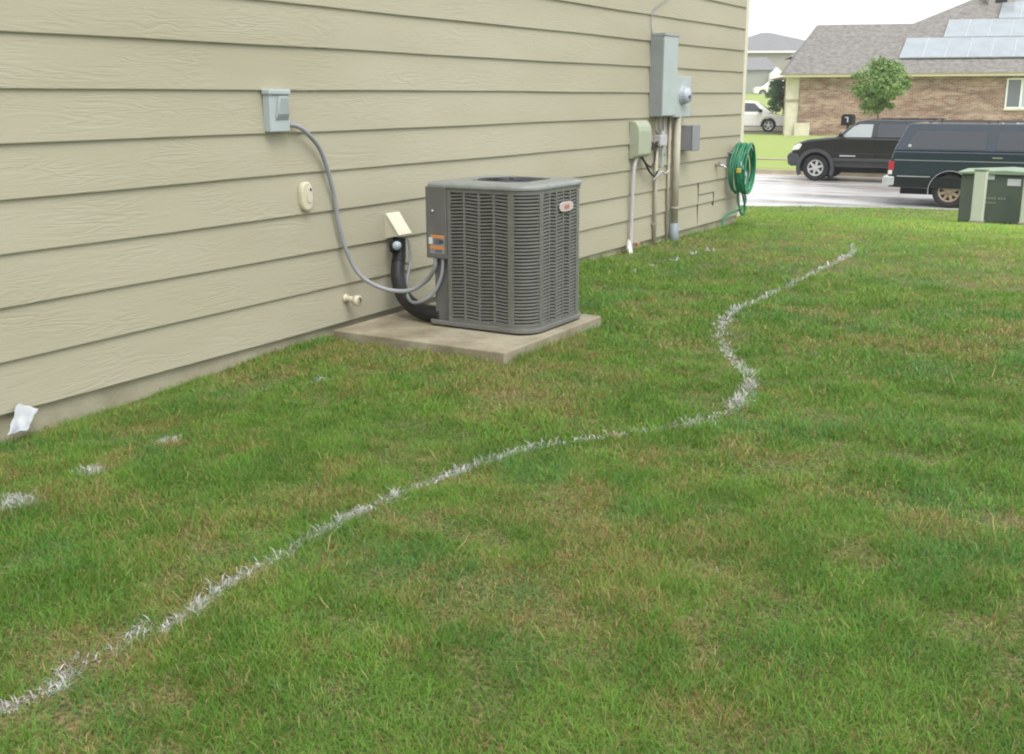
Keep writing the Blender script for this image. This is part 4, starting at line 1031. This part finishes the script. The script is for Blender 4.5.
# ------------------------------------------------------------------ brick house across the street (local frame: x along wall, y back, z above eave)
bh = empty('brick_house', (-15.017, 50.365, 2.351), 'brown brick single-storey house across the street with solar panels on its grey roof', 'house', rz=R(22))
MB().box(.22, 24, .4, 9.2, -3.3, -.12).build('brick_wall', M['brick'], bh)
MB().box(-.36, .217, .5, 1.3, -3.3, -.12).build('stone_pier', M['stone'], bh, bevel=.02)
MB().box(-.39, .215, .46, 1.32, -1.22, -1.12).build('stone_ledge', M['kerb'], bh)
MB().box(.05, .74, .28, .397, -3.3, -2.19).build('stone_plinth', M['stone'], bh, bevel=.02)
S0, S1 = -.62, 25
def rz_(n): return .5 * n
MB().add([(S0, -.02, -.14), (S1, -.02, -.14), (S1, -.02, .02), (S0, -.02, .02), (S0, .06, -.14), (S1, .06, -.14), (S1, .06, .02), (S0, .06, .02)],
         [(0, 1, 2, 3), (7, 6, 5, 4), (0, 4, 5, 1), (1, 5, 6, 2), (2, 6, 7, 3), (3, 7, 4, 0)]).build('fascia', mat('cream_yellow_trim', (.60, .55, .36), .6, var=.04), bh)
MB().box(S0 + .01, S1 - .01, .062, 9.3, -.115, -.09).build('soffit', M['trim'], bh)
rf_ = MB()
A = (S0, -.08, 0.0); B = (1.32, 4.78, 2.41); C_ = (5.83, 4.78, 2.41); D = (12.4, 10.0, 5.0); E_ = (19.0, 10.0, 5.0); Fv = (S1 + .4, 4.78, 2.41); G = (S1 + .4, -.08, 0)
Ab = (S0, 2.2, 0.0); Bb = (1.32, 5.4, 2.41)
rf_.add([A, B, C_, D, E_, Fv, G, (S0, 9.6, 0), (S1 + .4, 9.6, 0), (12.4, 10.6, 5.0), (19, 10.6, 5.0), (5.83, 5.4, 2.41), (S1 + .4, 5.4, 2.41), (2.4, 9.6, 0), Ab, Bb, (2.3, 3.4, .0)],
        [(0, 6, 5, 4, 3, 2, 1), (0, 1, 15, 14), (1, 2, 11, 15), (14, 15, 16), (16, 15, 13), (15, 11, 8, 13), (2, 3, 9, 11), (3, 4, 10, 9), (4, 5, 12, 10), (9, 10, 12, 11), (5, 6, 8, 12), (11, 12, 8)])
rf_.build('roof', M['roof'], bh)
# rear wing roof peeping out past the hip
MB().add([(.3, 7, 1.0), (5.5, 7, 1.0), (1.75, 9.0, 2.05), (4.0, 9.0, 2.05), (.3, 11, 1.0), (5.5, 11, 1.0), (.3, 7, -.1), (5.5, 7, -.1), (.3, 11, -.1), (5.5, 11, -.1)],
         [(0, 1, 3, 2), (4, 2, 3, 5), (0, 2, 4), (1, 5, 3)]).build('rear_roof', M['roof'], bh)
def solar(s0, s1, n0, n1, k):
    """one row of k panels lying just above the roof plane"""
    for i in range(k):
        a = s0 + (s1 - s0) * i / k + .004; b = s0 + (s1 - s0) * (i + 1) / k - .004
        up = Vector((0, -.447, .894))
        def P(s, n, o): return Vector((s + .33 * (n - n0), n, rz_(n))) + up * o
        p = MB(); A_ = [P(a, n0, .10), P(b, n0, .10), P(b, n1, .10), P(a, n1, .10)]; B_ = [P(a, n0, .15), P(b, n0, .15), P(b, n1, .15), P(a, n1, .15)]
        p.add(A_ + B_, [(3, 2, 1, 0), (4, 5, 6, 7), (0, 1, 5, 4), (1, 2, 6, 5), (2, 3, 7, 6), (3, 0, 4, 7)])
        pn = p.build('solar_panel', M['alu'], bh)
        e = .018; A_ = [P(a + e, n0 + e, .151), P(b - e, n0 + e, .151), P(b - e, n1 - e, .151), P(a + e, n1 - e, .151)]; B_ = [P(a + e, n0 + e, .155), P(b - e, n0 + e, .155), P(b - e, n1 - e, .155), P(a + e, n1 - e, .155)]
        g = MB().add(A_ + B_, [(3, 2, 1, 0), (4, 5, 6, 7), (0, 1, 5, 4), (1, 2, 6, 5), (2, 3, 7, 6), (3, 0, 4, 7)])
        g.build('solar_glass', M['solar'], pn)
solar(4.63, 4.63 + 11 * .99, 1.18, 3.05, 11)
solar(6.9, 6.9 + 9 * .99, 3.12, 4.90, 9)
solar(9.75, 9.75 + 6 * .99, 4.97, 6.84, 6)
MB().box(9.65, 10.9, 6.6, 8.2, 2.6, 4.12).build('roof_dormer', M['wall_far'], bh, bevel=.02)
MB().box(9.55, 11.0, 6.5, 8.3, 4.0, 4.14).build('dormer_cap', M['roof'], bh)
MB().box(9.95, 10.5, 6.58, 6.598, 3.45, 3.75).build('vent', M['dark'], bh)
wn = MB(); s0, s1, z0, z1 = 9.22, 11.0, -1.56, -.24; f_ = .07
for b_ in ((s0, s1, z1 - f_, z1), (s0, s1, z0, z0 + f_), (s0, s0 + f_, z0 + f_, z1 - f_), (s1 - f_, s1, z0 + f_, z1 - f_), (9.83, 9.93, z0 + f_, z1 - f_)): wn.box(b_[0], b_[1], .34, .397, b_[2], b_[3])
wo = wn.build('window', M['white'], bh)
MB().box(s0 + f_, 9.83, .37, .396, z0 + f_, z1 - f_).build('dark_pane', M['glass_house'], wo)
MB().box(9.93, s1 - f_, .37, .396, z0 + f_, z1 - f_).build('pale_pane', M['glass_house_pale'], wo)
MB().box(s0 - .04, s1 + .04, .32, .42, z0 - .08, z0 - .002).build('sill', M['stone'], wo)

# ------------------------------------------------------------------ far houses
fa = empty('pale_house', (-44, 132, 1.9), 'pale two-storey house in the far distance with a grey hip roof', 'house', rz=R(31))
MB().box(-6, 6.2, 0, 8, -.8, 4.9).build('wall', M['wall_far'], fa)
MB().add([(-6.4, -.4, 4.9), (6.6, -.4, 4.9), (6.6, 8.4, 4.9), (-6.4, 8.4, 4.9), (.9, 4, 7.25), (1.9, 4, 7.25), (3.6, 2.2, 6.15), (6.3, 2.2, 6.15)],
         [(0, 1, 7, 6, 5, 4), (1, 2, 7), (2, 3, 4, 5, 6, 7), (3, 0, 4), (3, 2, 1, 0)]).build('roof', M['roof_far'], fa)
MB().box(-6.42, 6.62, -.44, -.405, 4.68, 4.92).build('fascia', M['white'], fa)
fbh = empty('gabled_house', (-39.5, 113, 1.9), 'small pale gabled house in front of the far two-storey one', 'house', rz=R(31))
MB().box(-5, 3.6, 0, 5, -1, 2.25).build('wall', M['wall_far2'], fbh)
MB().add([(-5.3, -.3, 2.25), (3.9, -.3, 2.25), (3.9, 5.3, 2.25), (-5.3, 5.3, 2.25), (-5.3, 2.5, 3.6), (3.0, 2.5, 3.6)],
         [(0, 1, 5, 4), (1, 2, 5), (2, 3, 4, 5), (3, 0, 4), (3, 2, 1, 0)]).build('roof', M['roof_far'], fbh)
gw = MB().prism([(0, 0), (1.5, 0), (1.5, 2.4), (.75, 3.1), (0, 2.4)], (2.7, -.8, -.6), (1, 0, 0), (0, 0, 1), (0, .78, 0)); gw.build('porch_gable', M['white'], fbh)
MB().box(3.0, 3.85, -.815, -.802, -.5, 1.2).build('porch_door', M['wall_far'], fbh)

# ------------------------------------------------------------------ trees
def tree(name, label, base, h, crown_c, crown_r, trunk_r, nleaf, leaf, lm, seed, low=0):
    rr = np.random.default_rng(seed); x, y, z = base
    t = empty(name, base, label, 'tree', world=True)
    tb_ = MB(); top = Vector(crown_c) + Vector((0, 0, crown_r[2] * .5))
    tb_.tube(spline([(x, y, z - .1), (x + .03, y, z + h * .25), (crown_c[0], crown_c[1], crown_c[2] - crown_r[2] * .5), tuple(top)], 5), trunk_r, 8, r2=trunk_r * .25)
    for i in range(9):
        a = i * 2.4; s = Vector((crown_c[0], crown_c[1], crown_c[2] - crown_r[2] * (.7 - .1 * i)))
        e = Vector((crown_c[0] + math.cos(a) * crown_r[0] * .8, crown_c[1] + math.sin(a) * crown_r[1] * .8, crown_c[2] + crown_r[2] * (-.3 + .1 * i)))
        tb_.tube([s, (s + e) / 2 + Vector((0, 0, .1)), e], trunk_r * .35, 5, r2=trunk_r * .1)
    tb_.build('trunk', M['bark'], t, smooth=True)
    # clumps
    nc = 80; cc = rr.normal(size=(nc, 3)); cc /= np.linalg.norm(cc, axis=1)[:, None]; cc *= (rr.random((nc, 1)) ** .45) * .86
    cc = cc * np.array(crown_r) + np.array(crown_c); cr_ = (.12 + .24 * rr.random(nc)) * crown_r[0]
    k = rr.integers(0, nc, nleaf); d = rr.normal(size=(nleaf, 3)); d /= np.linalg.norm(d, axis=1)[:, None]
    p = cc[k] + d * (rr.random((nleaf, 1)) ** .5) * cr_[k][:, None] * np.array([1.15, 1.15, .8])
    a = rr.normal(size=(nleaf, 3)); a /= np.linalg.norm(a, axis=1)[:, None]; b = np.cross(a, rr.normal(size=(nleaf, 3))); b /= np.linalg.norm(b, axis=1)[:, None]
    s = leaf * (.6 + .8 * rr.random((nleaf, 1))); V = np.stack([p - a * s, p + b * s * .45, p + a * s, p - b * s * .45], 1).reshape(-1, 3)
    cm = MB(); cm.v = [tuple(v) for v in V]; cm.f = [(4 * i, 4 * i + 1, 4 * i + 2, 4 * i + 3) for i in range(nleaf)]
    cm.build('crown', M[lm], t)
tree('young_tree', 'round-crowned young green tree in front of the brick wall', (-9.05, 40.5, float(terr(40.5))), 3.2, (-9.1, 40.5, 1.70), (1.12, 1.1, .98), .05, 13000, .055, 'leaf', 4)
tree('small_tree', 'small dark green tree at the left end of the brick house', (-18.6, 58.8, float(terr(58.8))), 2.6, (-18.55, 58.8, 1.45), (.62, .62, 1.12), .05, 6000, .06, 'leaf2', 8)

# ------------------------------------------------------------------ damp hazy air
hv = MB().box(-110, 60, -15, 175, -2.4, 11.5).build('haze', M['dark'])
hm = bpy.data.materials.new('damp_air'); hm.use_nodes = True
hn = hm.node_tree; hn.nodes.clear()
ho = hn.nodes.new('ShaderNodeOutputMaterial'); pv = hn.nodes.new('ShaderNodeVolumePrincipled')
pv.inputs['Color'].default_value = (.93, .95, .97, 1); pv.inputs['Density'].default_value = .0011; pv.inputs['Anisotropy'].default_value = .2
hn.links.new(pv.outputs[0], ho.inputs['Volume'])
hv.data.materials[0] = hm
tag(hv, 'pale damp air that softens the far houses', 'haze', kind='stuff')
